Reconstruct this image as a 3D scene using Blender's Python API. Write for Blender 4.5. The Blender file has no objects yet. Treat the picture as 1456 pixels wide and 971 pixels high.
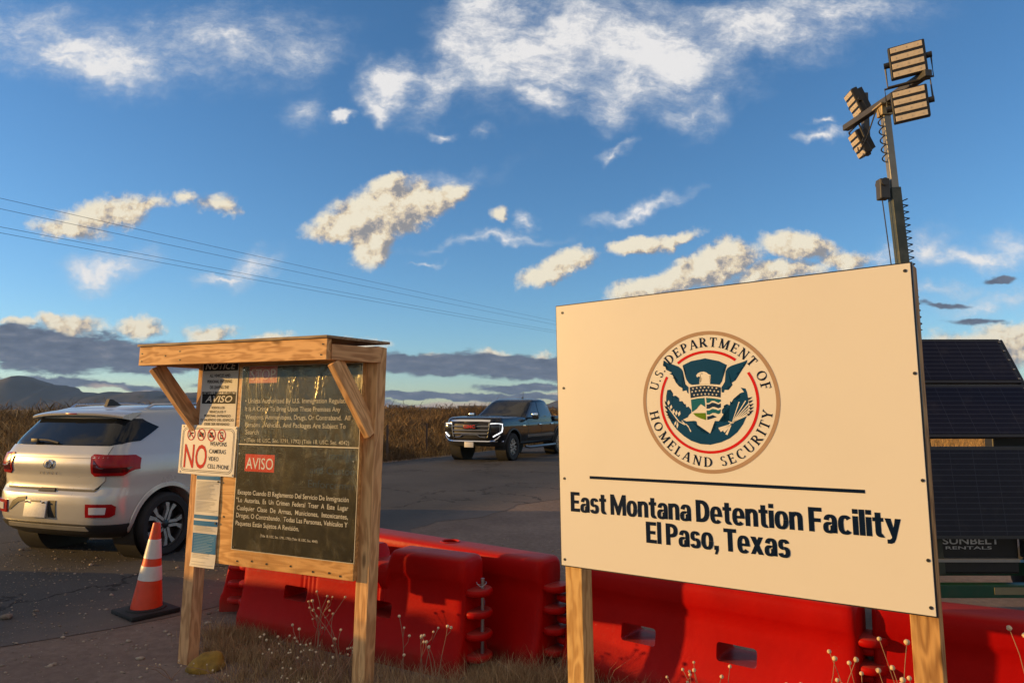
import bpy, bmesh, math, random
import numpy as np
from mathutils import Vector, Matrix
R = math.radians
random.seed(7); rng = np.random.default_rng(11)
SC = bpy.context.scene
COL = SC.collection

# ------------------------------------------------------------------ camera, light, exposure
cam_d = bpy.data.cameras.new('camera'); cam = bpy.data.objects.new('camera', cam_d); COL.objects.link(cam)
cam.location = (0, 0, 1.6); cam.rotation_euler = (R(90 + 5.512), 0, 0)
cam_d.sensor_width = 36; cam_d.lens = 24.73; cam_d.clip_end = 40000; cam_d.clip_start = .05
SC.camera = cam
SUN_AZ, SUN_EL = 90.5, 8.5          # degrees left of straight behind the camera, height
SUN_STRENGTH, SKY_STRENGTH, EXPOSURE = 4.05, .15, .50
sdir = Vector((-math.sin(R(SUN_AZ)) * math.cos(R(SUN_EL)), -math.cos(R(SUN_AZ)) * math.cos(R(SUN_EL)), math.sin(R(SUN_EL))))
sun_d = bpy.data.lights.new('sun', 'SUN'); sun = bpy.data.objects.new('sun', sun_d); COL.objects.link(sun)
sun_d.energy = SUN_STRENGTH; sun_d.angle = R(.5); sun_d.color = (1, .565, .15)
sun.rotation_euler = sdir.to_track_quat('Z', 'Y').to_euler(); sun.location = sdir * 60
SC.view_settings.view_transform = 'Standard'; SC.view_settings.look = 'None'
SC.view_settings.exposure = EXPOSURE; SC.view_settings.gamma = 1; SC.view_settings.use_curve_mapping = False
SC.render.engine = 'CYCLES'
SC.cycles.max_bounces = 6; SC.cycles.transparent_max_bounces = 8; SC.cycles.use_denoising = True

class NT:
    """small helper for writing node trees"""
    def __init__(s, tree): s.t = tree; s.n = tree.nodes; s.l = tree.links
    def new(s, typ, **kw):
        n = s.n.new(typ)
        for k, v in kw.items(): setattr(n, k, v)
        return n
    def put(s, sock, v):
        if isinstance(v, bpy.types.NodeSocket): s.l.new(v, sock)
        elif v is not None: sock.default_value = v
    def m(s, op, a, b=None, c=None, clamp=False):
        n = s.new('ShaderNodeMath', operation=op, use_clamp=clamp)
        for i, v in enumerate((a, b, c)):
            if v is not None: s.put(n.inputs[i], v)
        return n.outputs[0]
    def v(s, op, a, b=None, sc=None):
        n = s.new('ShaderNodeVectorMath', operation=op)
        s.put(n.inputs[0], a)
        if b is not None: s.put(n.inputs[1], b)
        if sc is not None: s.put(n.inputs['Scale'], sc)
        return n.outputs['Value'] if op in ('LENGTH', 'DOT_PRODUCT') else n.outputs[0]
    def comb(s, x, y, z=0.0):
        n = s.new('ShaderNodeCombineXYZ')
        for i, q in enumerate((x, y, z)): s.put(n.inputs[i], q)
        return n.outputs[0]
    def noise(s, vec, scale, detail=4, rough=.55, dist=0.0, dim='3D'):
        n = s.new('ShaderNodeTexNoise', noise_dimensions=dim)
        s.put(n.inputs['Vector'], vec); n.inputs['Scale'].default_value = scale
        n.inputs['Detail'].default_value = detail; n.inputs['Roughness'].default_value = rough; n.inputs['Distortion'].default_value = dist
        return n
    def ss(s, x, lo, hi):
        n = s.new('ShaderNodeMapRange', interpolation_type='SMOOTHSTEP')
        s.put(n.inputs[0], x); s.put(n.inputs[1], lo); s.put(n.inputs[2], hi)
        return n.outputs[0]
    def ramp(s, f, stops):
        n = s.new('ShaderNodeValToRGB'); e = n.color_ramp.elements
        while len(e) < len(stops): e.new(.5)
        for q, (p, c) in zip(e, stops): q.position = p; q.color = (*c, 1)
        s.put(n.inputs[0], f); return n.outputs[0]
    def mix(s, f, a, b, mode='MIX'):
        n = s.new('ShaderNodeMix', data_type='RGBA', blend_type=mode)
        s.put(n.inputs[0], f); s.put(n.inputs[6], (*a, 1) if isinstance(a, tuple) else a); s.put(n.inputs[7], (*b, 1) if isinstance(b, tuple) else b)
        return n.outputs[2]

# ------------------------------------------------------------------ sky: Nishita plus procedural clouds by direction
W = bpy.data.worlds.new('World'); SC.world = W; W.use_nodes = True
w = NT(W.node_tree); w.n.clear()
sky = w.new('ShaderNodeTexSky', sky_type='NISHITA'); sky.sun_disc = False
sky.sun_elevation = R(SUN_EL); sky.sun_rotation = math.atan2(sdir.x, sdir.y) % (2 * math.pi)
sky.altitude = 1200; sky.air_density = 1.0; sky.dust_density = .6; sky.ozone_density = 3.2
hs = w.new('ShaderNodeHueSaturation'); hs.inputs['Saturation'].default_value = 1.08; w.l.new(sky.outputs[0], hs.inputs['Color'])
bg = w.new('ShaderNodeBackground'); bg.inputs[1].default_value = SKY_STRENGTH
CUM = [(-0.1872, 0.2892, 0.078, 0.044, 0.2443, 1.7), (-0.2379, 0.2683, 0.062, 0.024, 0.1396, 1.5), (-0.2018, 0.2454, 0.03, 0.044, -0.2094, 1.7), (-0.2115, 0.2227, 0.014, 0.018, -0.1745, 1.2), (-0.1188, 0.2976, 0.058, 0.02, 0.4363, 1.5), (-0.0851, 0.3165, 0.024, 0.016, -0.0, 1.3), (-0.1807, 0.3271, 0.034, 0.018, 0.1745, 1.3), (-0.5913, 0.2871, 0.075, 0.02, 0.2094, 0.8), (-0.6459, 0.261, 0.05, 0.014, -0.1745, 0.75), (-0.5405, 0.2945, 0.04, 0.01, 0.2618, 0.7), (-0.428, 0.2976, 0.026, 0.012, -0.1745, 0.55), (-0.4747, 0.3113, 0.014, 0.007, -0.0, 0.5), (0.0579, 0.2041, 0.052, 0.017, 0.4887, 1.4), (0.0935, 0.2185, 0.03, 0.014, 0.2618, 0.9), (0.1802, 0.2392, 0.045, 0.013, 0.1745, 1.4), (0.2364, 0.2454, 0.03, 0.01, 0.2618, 0.8), (0.2759, 0.1989, 0.085, 0.026, 0.3142, 1.4), (0.2045, 0.1784, 0.07, 0.02, 0.2618, 1.4), (0.307, 0.2196, 0.04, 0.022, -0.0, 1.4), (0.4194, 0.2351, 0.058, 0.018, -0.0698, 1.4), (0.3875, 0.1989, 0.07, 0.014, 0.0873, 0.8), (0.4798, 0.2196, 0.04, 0.014, -0.0, 0.8), (0.3669, 0.1886, 0.06, 0.012, 0.1396, 0.9), (0.6742, 0.0819, 0.09, 0.034, 0.1396, 1.0), (0.7056, 0.1021, 0.06, 0.022, -0.0, 1.0), (-0.6324, 0.1203, 0.045, 0.017, -0.0, 1.0), (-0.6632, 0.1304, 0.016, 0.009, -0.0, 0.9), (-0.5315, 0.1172, 0.035, 0.014, -0.0, 1.0), (-0.4305, 0.1101, 0.036, 0.013, -0.0, 1.0), (-0.708, 0.1223, 0.03, 0.007, -0.0, 0.8), (-0.3398, 0.1021, 0.025, 0.009, -0.0, 0.8), (-0.219, 0.094, 0.035, 0.008, -0.0, 0.8), (-0.0281, 0.0789, 0.022, 0.008, -0.0, 0.8), (0.0421, 0.0758, 0.014, 0.006, -0.0, 0.7), (-0.1183, 0.0748, 0.016, 0.005, -0.0, 0.6), (-0.0184, 0.2819, 0.009, 0.008, -0.0, 0.5)]
CIR = [(-0.2519, 0.4282, 0.022, 0.01, 0.3491, 0.8), (0.0174, 0.2694, 0.016, 0.018, -0.0, 0.75), (0.1568, 0.38, 0.028, 0.009, 0.4363, 0.7), (0.4518, 0.4003, 0.034, 0.01, 0.2618, 0.75), (0.4558, 0.4217, 0.018, 0.006, -0.0, 0.6), (-0.1065, 0.4067, 0.016, 0.008, -0.0, 0.6), (-0.1249, 0.2103, 0.028, 0.005, 0.0873, 0.6), (0.2931, 0.4572, 0.03, 0.06, -0.6109, 0.6), (0.1476, 0.4572, 0.06, 0.04, 0.3491, 0.7), (-0.0712, 0.5444, 0.06, 0.07, -0.0, 0.8), (-0.1125, 0.4789, 0.04, 0.06, -0.5236, 0.7), (0.0649, 0.5334, 0.19, 0.095, 0.1396, 1.0), (0.2113, 0.5279, 0.17, 0.085, -0.1745, 1.0), (-0.0294, 0.5663, 0.09, 0.09, -0.0, 1.0), (0.3484, 0.5608, 0.17, 0.055, 0.1396, 0.8), (0.4965, 0.5884, 0.14, 0.04, 0.1396, 0.55), (0.0437, 0.4572, 0.08, 0.032, -0.2618, 0.85), (-0.1802, 0.4843, 0.046, 0.052, -0.3491, 1.05), (-0.1953, 0.4518, 0.03, 0.025, -0.5236, 0.9), (0.2668, 0.4465, 0.045, 0.02, 0.3491, 0.6), (-0.3091, 0.4357, 0.025, 0.03, -0.1745, 0.45), (-0.6357, 0.5224, 0.15, 0.045, -0.1396, 0.8), (-0.6664, 0.5115, 0.1, 0.022, -0.1745, 0.75), (-0.4379, 0.5444, 0.16, 0.06, -0.0, 0.6), (-0.7316, 0.5498, 0.09, 0.05, -0.0, 0.6), (-0.3222, 0.5279, 0.06, 0.03, -0.0, 0.35), (-0.5717, 0.2092, 0.075, 0.03, 0.2443, 0.8), (-0.6067, 0.1989, 0.04, 0.018, 0.1745, 0.75), (-0.3788, 0.2092, 0.048, 0.022, 0.5236, 0.75), (-0.4135, 0.1886, 0.06, 0.008, 0.1745, 0.5), (0.1863, 0.2924, 0.085, 0.012, 0.2443, 0.75), (-0.0285, 0.2403, 0.12, 0.008, 0.0524, 0.5), (0.6631, 0.2247, 0.11, 0.022, -0.0873, 0.75), (0.6029, 0.2403, 0.05, 0.028, 0.3491, 0.6), (0.6092, 0.1733, 0.07, 0.014, -0.0, 0.55), (0.6788, 0.1528, 0.08, 0.016, 0.1396, 0.6), (0.7248, 0.2351, 0.06, 0.03, -0.0, 0.7), (-0.0393, 0.4035, 0.018, 0.01, -0.0, 0.4), (0.5311, 0.2299, 0.03, 0.01, -0.0, 0.5), (-0.111, 0.3397, 0.07, 0.01, 0.1745, 0.3)]
BANK = [(-0.6501, 0.0819, 0.17, 0.034, -0.0349, 1.0), (-0.711, 0.092, 0.11, 0.03, -0.0, 1.0), (-0.4792, 0.0738, 0.19, 0.024, -0.0349, 1.0), (-0.3088, 0.0758, 0.16, 0.018, -0.0, 0.9), (-0.1282, 0.0648, 0.17, 0.017, -0.0349, 1.0), (0.002, 0.0608, 0.15, 0.02, -0.0524, 1.0), (-0.2786, 0.0698, 0.12, 0.014, -0.0, 0.8), (-0.6073, 0.0368, 0.17, 0.006, -0.0349, 0.65), (-0.6675, 0.0408, 0.09, 0.008, -0.0, 0.6), (-0.0878, 0.0189, 0.15, 0.006, -0.0, 0.95), (0.017, 0.0298, 0.075, 0.008, -0.0, 0.85), (-0.1676, 0.0208, 0.08, 0.006, -0.0, 0.7), (-0.4959, 0.005, 0.2, 0.013, -0.0, 0.9), (-0.2868, 0.005, 0.18, 0.011, -0.0, 0.8), (0.0319, 0.0169, 0.06, 0.006, -0.0, 0.8), (0.7011, 0.1856, 0.026, 0.007, -0.0, 0.8), (0.6179, 0.1487, 0.04, 0.005, -0.0, 0.5), (0.667, 0.1274, 0.05, 0.005, -0.0, 0.45)]
PINK = [(-0.0677, 0.005, 0.12, 0.008, 0.0349, 0.8), (-0.1673, 0.003, 0.07, 0.007, -0.0, 0.6), (0.0618, 0.0218, 0.03, 0.005, -0.0, 0.6), (-0.3973, 0.0288, 0.04, 0.004, -0.0, 0.5), (-0.5771, 0.0328, 0.035, 0.006, -0.0, 0.6), (-0.487, 0.0258, 0.06, 0.005, -0.0, 0.5)]

gen = w.new('ShaderNodeTexCoord').outputs['Generated']
sx = w.new('ShaderNodeSeparateXYZ'); w.l.new(gen, sx.inputs[0])
yy = w.m('MAXIMUM', sx.outputs[1], .04)
U = w.m('DIVIDE', sx.outputs[0], yy); V = w.m('DIVIDE', sx.outputs[2], yy)
P0 = w.comb(U, V)
wn = w.noise(P0, 9, 4, .6); wn2 = w.noise(P0, 38, 4, .65)
def warp(p, a1, a2):
    d1 = w.v('SCALE', w.v('SUBTRACT', wn.outputs['Color'], (.5, .5, .5)), sc=a1)
    d2 = w.v('SCALE', w.v('SUBTRACT', wn2.outputs['Color'], (.5, .5, .5)), sc=a2)
    return w.v('MULTIPLY', w.v('ADD', p, w.v('ADD', d1, d2)), (1, 1, 0))
def field(p, blobs):
    tot = None
    for cx, cy, rx, ry, a, wt in blobs:
        n = w.new('ShaderNodeMapping', vector_type='TEXTURE')
        n.inputs['Location'].default_value = (cx, cy, 0); n.inputs['Rotation'].default_value = (0, 0, a)
        n.inputs['Scale'].default_value = (rx, ry, 1)
        # a negligible link to the running total keeps the node evaluation in sequence
        w.put(n.inputs[0], p if tot is None else w.v('ADD', p, w.m('MULTIPLY', tot, 1e-7)))
        q = w.v('LENGTH', n.outputs[0])
        q = w.m('MULTIPLY', w.m('SUBTRACT', 1.0, q), wt)
        q = w.m('MAXIMUM', q, -1.0)
        tot = q if tot is None else w.m('SMOOTH_MAX', tot, q, .12)
    return tot
front = w.ss(sx.outputs[1], .1, .3)
# cumulus
pc = warp(P0, .040, .024)
fc = field(pc, CUM)
fb = w.noise(P0, 24, 8, .68).outputs[0]
den = w.m('ADD', fc, w.m('MULTIPLY', w.m('SUBTRACT', fb, .5), 1.7))
a_c = w.m('MULTIPLY', w.ss(den, -.38, .42), front)
pl = w.v('ADD', P0, (-.014, .007, 0))
fb2 = w.noise(pl, 24, 8, .68).outputs[0]
pcl = w.v('ADD', pc, (-.022, .012, 0))
fcl = field(pcl, CUM)
lit = w.m('ADD', w.m('MULTIPLY', w.m('SUBTRACT', fc, fcl), .55), w.m('MULTIPLY', w.m('SUBTRACT', fb, fb2), 4.2))
lit = w.ss(lit, -.95, .95)
c_c = w.ramp(lit, [(.14, (.33, .33, .35)), (.36, (.62, .54, .46)), (.54, (.88, .73, .52)), (.78, (1.0, .91, .72))])
# cirrus: soft patches torn into fibres
pr = w.new('ShaderNodeMapping'); pr.inputs['Rotation'].default_value = (0, 0, .42); pr.inputs['Scale'].default_value = (1, 2.1, 1); w.l.new(warp(P0, .05, .006), pr.inputs[0])
fr = w.noise(pr.outputs[0], 9, 10, .74, 0.0).outputs[0]
flo = w.noise(P0, 7.5, 5, .6, 0.0).outputs[0]
fi = field(warp(P0, .10, .022), CIR)
deni = w.m('ADD', w.m('MULTIPLY', fi, .95), w.m('ADD', w.m('MULTIPLY', w.m('SUBTRACT', fr, .5), 1.0), w.m('MULTIPLY', w.m('SUBTRACT', flo, .47), 1.3)))
cov = w.ss(deni, -.32, .95)
a_i = w.m('MULTIPLY', w.m('MULTIPLY', cov, w.m('ADD', .34, w.m('MULTIPLY', w.ss(fr, .30, .72), .80))), w.m('MULTIPLY', w.ss(fi, -.5, .25), front), clamp=True)
a_i = w.m('MINIMUM', w.m('ADD', a_i, w.m('MULTIPLY', w.ss(deni, .30, 1.0), .40)), .96)
c_i = w.mix(w.ss(deni, .0, .8), (.66, .72, .80), (.98, .96, .95))
# low dark bank
pb = warp(w.v('MULTIPLY', P0, (1, 1, 0)), .030, .010)
fk = field(pb, BANK)
ps = w.v('MULTIPLY', P0, (1, 3.2, 0))
fn = w.noise(ps, 20, 6, .6).outputs[0]
denk = w.m('ADD', fk, w.m('MULTIPLY', w.m('SUBTRACT', fn, .5), 1.1))
a_k = w.m('MULTIPLY', w.ss(denk, -.05, .28), front)
c_k = w.ramp(w.noise(ps, 30, 6, .6).outputs[0], [(.25, (.105, .135, .20)), (.55, (.165, .20, .275)), (.8, (.30, .31, .36))])
fp = field(pb, PINK)
a_p = w.m('MULTIPLY', w.ss(w.m('ADD', fp, w.m('MULTIPLY', w.m('SUBTRACT', fn, .5), 1.6)), -.05, .5), w.m('MULTIPLY', front, .8))
# unseen broken cloud added overhead and behind the camera to lift fill light
bm_ = w.m('MULTIPLY', w.m('MAXIMUM', w.ss(sx.outputs[1], .42, .12), w.ss(sx.outputs[2], .64, .82)), w.ss(sx.outputs[2], .02, .10))
a_b = w.m('MULTIPLY', bm_, w.ss(w.noise(gen, 3.2, 4, .6).outputs[0], .40, .58))
col = w.mix(a_b, (.0, .0, .0), (.86, .72, .58))
col = w.mix(a_i, col, c_i)
col = w.mix(a_c, col, c_c)
col = w.mix(a_k, col, c_k)
col = w.mix(a_p, col, (.66, .52, .44))
inv = lambda a: w.m('SUBTRACT', 1.0, a)
keep = w.m('MULTIPLY', inv(a_b), w.m('MULTIPLY', w.m('MULTIPLY', inv(a_i), inv(a_c)), w.m('MULTIPLY', inv(a_k), inv(a_p))))
bgc = w.new('ShaderNodeBackground'); w.l.new(col, bgc.inputs[0]); bgc.inputs[1].default_value = .62
# premultiplied: sky * keep + clouds
skyk = w.mix(1.0, hs.outputs[0], w.comb(keep, keep, keep), 'MULTIPLY')
w.l.new(skyk, bg.inputs[0])
add = w.new('ShaderNodeAddShader'); w.l.new(bg.outputs[0], add.inputs[0]); w.l.new(bgc.outputs[0], add.inputs[1])
wo = w.new('ShaderNodeOutputWorld'); w.l.new(add.outputs[0], wo.inputs[0])
W.cycles.sampling_method = 'MANUAL'; W.cycles.sample_map_resolution = 512

# ------------------------------------------------------------------ generic helpers
def link(o, parent=None):
    COL.objects.link(o)
    if parent: o.parent = parent
    return o
def tag(o, label=None, cat=None, group=None, kind=None):
    for k, v in (('label', label), ('category', cat), ('group', group), ('kind', kind)):
        if v: o[k] = v
    return o
def empty(name, mat, label, cat, group=None):
    o = bpy.data.objects.new(name, None); COL.objects.link(o)
    o.matrix_world = mat if isinstance(mat, Matrix) else Matrix.Translation(mat)
    o.empty_display_size = .1
    return tag(o, label, cat, group)
def mesh_obj(name, bm, mat, parent=None, smooth=False, angle=None):
    me = bpy.data.meshes.new(name); bm.to_mesh(me); bm.free()
    for m_ in (mat if isinstance(mat, list) else [mat]): me.materials.append(m_)
    if smooth or angle:
        me.polygons.foreach_set('use_smooth', [True] * len(me.polygons))
        if angle:
            try: me.set_sharp_from_angle(angle=R(angle))
            except Exception: pass
    return link(bpy.data.objects.new(name, me), parent)
def raw_obj(name, verts, faces, mat, parent=None, smooth=False):
    me = bpy.data.meshes.new(name); me.from_pydata([tuple(v) for v in verts], [], faces)
    for m_ in (mat if isinstance(mat, list) else [mat]): me.materials.append(m_)
    if smooth: me.polygons.foreach_set('use_smooth', [True] * len(me.polygons))
    me.update(); return link(bpy.data.objects.new(name, me), parent)
def tri_obj(name, V_, F_, mat, parent=None, midx=None):
    """fast mesh from numpy triangles"""
    me = bpy.data.meshes.new(name); n = len(V_); f = len(F_)
    me.vertices.add(n); me.vertices.foreach_set('co', np.asarray(V_, np.float32).ravel())
    me.loops.add(f * 3); me.loops.foreach_set('vertex_index', np.asarray(F_, np.int32).ravel())
    me.polygons.add(f); me.polygons.foreach_set('loop_start', np.arange(0, f * 3, 3, dtype=np.int32))
    try: me.polygons.foreach_set('loop_total', np.full(f, 3, np.int32))
    except Exception: pass
    for m_ in (mat if isinstance(mat, list) else [mat]): me.materials.append(m_)
    if midx is not None: me.polygons.foreach_set('material_index', np.asarray(midx, np.int32))
    me.update(calc_edges=True); me.validate()
    return link(bpy.data.objects.new(name, me), parent)
def box(bm, c, s, rot=None, bevel=0.0, mi=0):
    r = bmesh.ops.create_cube(bm, size=1)
    vs = r['verts']
    M = Matrix.Translation(c) @ (rot.to_4x4() if rot else Matrix()) @ Matrix.Diagonal((*s, 1))
    bmesh.ops.transform(bm, matrix=M, verts=vs)
    es = list({e for v in vs for e in v.link_edges}); fs = list({f for v in vs for f in v.link_faces})
    for f in fs: f.material_index = mi
    if bevel:
        bmesh.ops.bevel(bm, geom=es, offset=bevel, segments=2, affect='EDGES', profile=.5)
def cyl(bm, a, b, r1, r2=None, seg=16, cap=True):
    a, b = Vector(a), Vector(b); d = b - a; L = d.length
    r = bmesh.ops.create_cone(bm, cap_ends=cap, segments=seg, radius1=r1, radius2=r1 if r2 is None else r2, depth=L)
    bmesh.ops.transform(bm, matrix=Matrix.Translation((a + b) / 2) @ d.to_track_quat('Z', 'Y').to_matrix().to_4x4(), verts=r['verts'])
def tube(bm, pts, r, seg=6, taper=1.0):
    pts = [Vector(p) for p in pts]; rings = []
    for i, p in enumerate(pts):
        t = (pts[min(i + 1, len(pts) - 1)] - pts[max(i - 1, 0)]).normalized()
        up = Vector((0, 0, 1)) if abs(t.z) < .9 else Vector((1, 0, 0))
        x = t.cross(up).normalized(); y = t.cross(x)
        k = i / max(1, len(pts) - 1); rr = r * (1 + (taper - 1) * k)
        rings.append([bm.verts.new(p + (x * math.cos(6.28318 * j / seg) + y * math.sin(6.28318 * j / seg)) * rr) for j in range(seg)])
    for a, b in zip(rings, rings[1:]):
        for j in range(seg): bm.faces.new((a[j], a[(j + 1) % seg], b[(j + 1) % seg], b[j]))
    bm.faces.new(rings[0][::-1]); bm.faces.new(rings[-1])
def lathe(bm, prof, axis_m, seg=32, mi=None):
    """prof: list of (radius, height); revolve about local Z then apply axis_m"""
    rings = []
    for r_, z in prof:
        rings.append([bm.verts.new(axis_m @ Vector((r_ * math.cos(2 * math.pi * j / seg), r_ * math.sin(2 * math.pi * j / seg), z))) for j in range(seg)])
    for k, (a, b) in enumerate(zip(rings, rings[1:])):
        for j in range(seg):
            f = bm.faces.new((a[j], a[(j + 1) % seg], b[(j + 1) % seg], b[j]))
            if mi: f.material_index = mi[k]
def prism(bm, poly, z0, z1, M=None, mi=0):
    """polygon in XY extruded along Z, mapped through M"""
    M = M or Matrix()
    a = [bm.verts.new(M @ Vector((x, y, z0))) for x, y in poly]; b = [bm.verts.new(M @ Vector((x, y, z1))) for x, y in poly]
    n = len(poly); fs = []
    fs.append(bm.faces.new(a[::-1])); fs.append(bm.faces.new(b))
    for i in range(n): fs.append(bm.faces.new((a[i], a[(i + 1) % n], b[(i + 1) % n], b[i])))
    for f in fs: f.material_index = mi
def recalc(bm): bmesh.ops.recalc_face_normals(bm, faces=bm.faces[:])
def text_bm(items):
    """items: (string, x0, x1 or None, baseline, cap_height, bold, shear[, align]) -> one bmesh in the XY plane, z = 0"""
    out = bmesh.new()
    for it in items:
        s, x0, x1, y, cap, bold, shear = it[:7]; al = it[7] if len(it) > 7 else 'L'
        cu = bpy.data.curves.new('lettering', 'FONT'); cu.body = s; cu.size = cap / .727; cu.offset = bold * cap; cu.shear = shear
        cu.resolution_u = 3; cu.fill_mode = 'FRONT'
        o = bpy.data.objects.new('lettering', cu); COL.objects.link(o)
        dg = bpy.context.evaluated_depsgraph_get(); me = bpy.data.meshes.new_from_object(o.evaluated_get(dg))
        n = len(me.vertices)
        if n:
            co = np.empty(n * 3, np.float32); me.vertices.foreach_get('co', co); co = co.reshape(-1, 3)
            a, b = co[:, 0].min(), co[:, 0].max()
            if x1 is not None: co[:, 0] = x0 + (co[:, 0] - a) * (x1 - x0) / (b - a)
            elif al == 'C': co[:, 0] += x0 - (a + b) / 2
            else: co[:, 0] += x0 - a
            co[:, 1] += y; co[:, 2] = 0
            me.vertices.foreach_set('co', co.ravel()); out.from_mesh(me)
        bpy.data.objects.remove(o); bpy.data.curves.remove(cu); bpy.data.meshes.remove(me)
    return out
def put_text(name, items, M, mat, parent):
    bm = text_bm(items); bmesh.ops.transform(bm, matrix=M, verts=bm.verts[:])
    return mesh_obj(name, bm, mat, parent)

# ------------------------------------------------------------------ materials
MATS = {}
def mat(name, base=(.5, .5, .5), rough=.5, metal=0.0, var=.12, vscale=6, bump=0.0, bscale=40, dirt=None, spec=None, coat=0.0, emit=None, trans=0.0, stretch=None, rvar=.1):
    if name in MATS: return MATS[name]
    m_ = bpy.data.materials.new(name); m_.use_nodes = True; t = NT(m_.node_tree); t.n.clear()
    p = t.new('ShaderNodeBsdfPrincipled'); o = t.new('ShaderNodeOutputMaterial'); t.l.new(p.outputs[0], o.inputs[0])
    tc = t.new('ShaderNodeTexCoord').outputs['Object']
    if stretch: tc = t.v('MULTIPLY', tc, stretch)
    nz = t.noise(tc, vscale, 5, .6).outputs[0]
    d = tuple(max(0, c * (1 - var)) for c in base); e = tuple(min(1, c * (1 + var)) for c in base)
    c = t.ramp(nz, [(.3, d), (.7, e)])
    if dirt:
        f = t.ss(t.noise(tc, dirt[2], 6, .65).outputs[0], .48, .72)
        c = t.mix(t.m('MULTIPLY', f, dirt[1]), c, dirt[0])
    t.l.new(c, p.inputs['Base Color'])
    t.put(p.inputs['Roughness'], t.m('ADD', rough - rvar / 2, t.m('MULTIPLY', nz, rvar)))
    p.inputs['Metallic'].default_value = metal
    if spec is not None: p.inputs['Specular IOR Level'].default_value = spec
    if name.endswith(('_ink', '_print', 'seal_blue', 'seal_teal', 'shield_navy', 'seal_red', 'seal_green', 'label_red')): p.inputs['Specular IOR Level'].default_value = .08; rough = max(rough, .75)
    if coat: p.inputs['Coat Weight'].default_value = coat; p.inputs['Coat Roughness'].default_value = .06
    if trans: p.inputs['Transmission Weight'].default_value = trans
    if emit: p.inputs['Emission Color'].default_value = (*emit[0], 1); p.inputs['Emission Strength'].default_value = emit[1]
    if bump:
        b = t.new('ShaderNodeBump'); b.inputs['Strength'].default_value = bump; b.inputs['Distance'].default_value = .01
        t.l.new(t.noise(tc, bscale, 6, .65).outputs[0], b.inputs['Height']); t.l.new(b.outputs[0], p.inputs['Normal'])
    MATS[name] = m_; return m_
def wood(name, light, dark, knots=True, seed=0.0):
    if name in MATS: return MATS[name]
    m_ = bpy.data.materials.new(name); m_.use_nodes = True; t = NT(m_.node_tree); t.n.clear()
    p = t.new('ShaderNodeBsdfPrincipled'); o = t.new('ShaderNodeOutputMaterial'); t.l.new(p.outputs[0], o.inputs[0])
    tc = t.new('ShaderNodeTexCoord').outputs['Object']
    tc = t.v('ADD', tc, (seed, seed * .7, seed * .3))
    st = t.v('MULTIPLY', tc, (.55, 9, 9))
    big = t.noise(t.v('MULTIPLY', tc, (1.4, 6, 6)), 1.2, 3, .5, .4).outputs[0]
    ring = t.m('SINE', t.m('MULTIPLY', t.m('ADD', big, t.m('MULTIPLY', t.noise(st, 1, 3, .5).outputs[0], .6)), 46))
    fine = t.noise(t.v('MULTIPLY', tc, (3, 130, 130)), 1, 5, .7).outputs[0]
    f = t.m('ADD', t.m('MULTIPLY', t.m('ADD', ring, 1), .22), t.m('MULTIPLY', fine, .62))
    c = t.ramp(f, [(.26, dark), (.5, tuple((a + b) / 2 for a, b in zip(light, dark))), (.74, light)])
    if knots:
        vo = t.new('ShaderNodeTexVoronoi', feature='F1'); t.l.new(t.v('MULTIPLY', tc, (2.6, 9, 9)), vo.inputs['Vector']); vo.inputs['Scale'].default_value = 1
        k = t.ss(vo.outputs['Distance'], .16, .06)
        c = t.mix(t.m('MULTIPLY', k, .75), c, tuple(q * .32 for q in dark))
    t.l.new(c, p.inputs['Base Color']); p.inputs['Roughness'].default_value = .75
    p.inputs['Specular IOR Level'].default_value = .25
    b = t.new('ShaderNodeBump'); b.inputs['Strength'].default_value = .35; b.inputs['Distance'].default_value = .004
    t.l.new(f, b.inputs['Height']); t.l.new(b.outputs[0], p.inputs['Normal'])
    MATS[name] = m_; return m_
WOOD = wood('pine_lumber', (.76, .445, .195), (.48, .245, .095))
WOOD2 = wood('weathered_pine', (.66, .38, .18), (.41, .21, .092), seed=3.1)
PLY = wood('plywood', (.74, .42, .16), (.50, .255, .085), seed=7.7)
BLACK = mat('black_plastic', (.012, .012, .013), .45, var=.3)
RUBBER = mat('rubber', (.014, .014, .014), .8, var=.3, bump=.3)
STEEL = mat('steel', (.33, .31, .28), .38, .9, var=.15, dirt=((.2, .13, .08), .25, 9))
CHROME = mat('chrome', (.75, .75, .76), .12, 1.0, var=.03)
WHITEP = mat('white_print', (.78, .77, .74), .5, var=.03, dirt=((.5, .42, .3), .12, 5))
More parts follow.
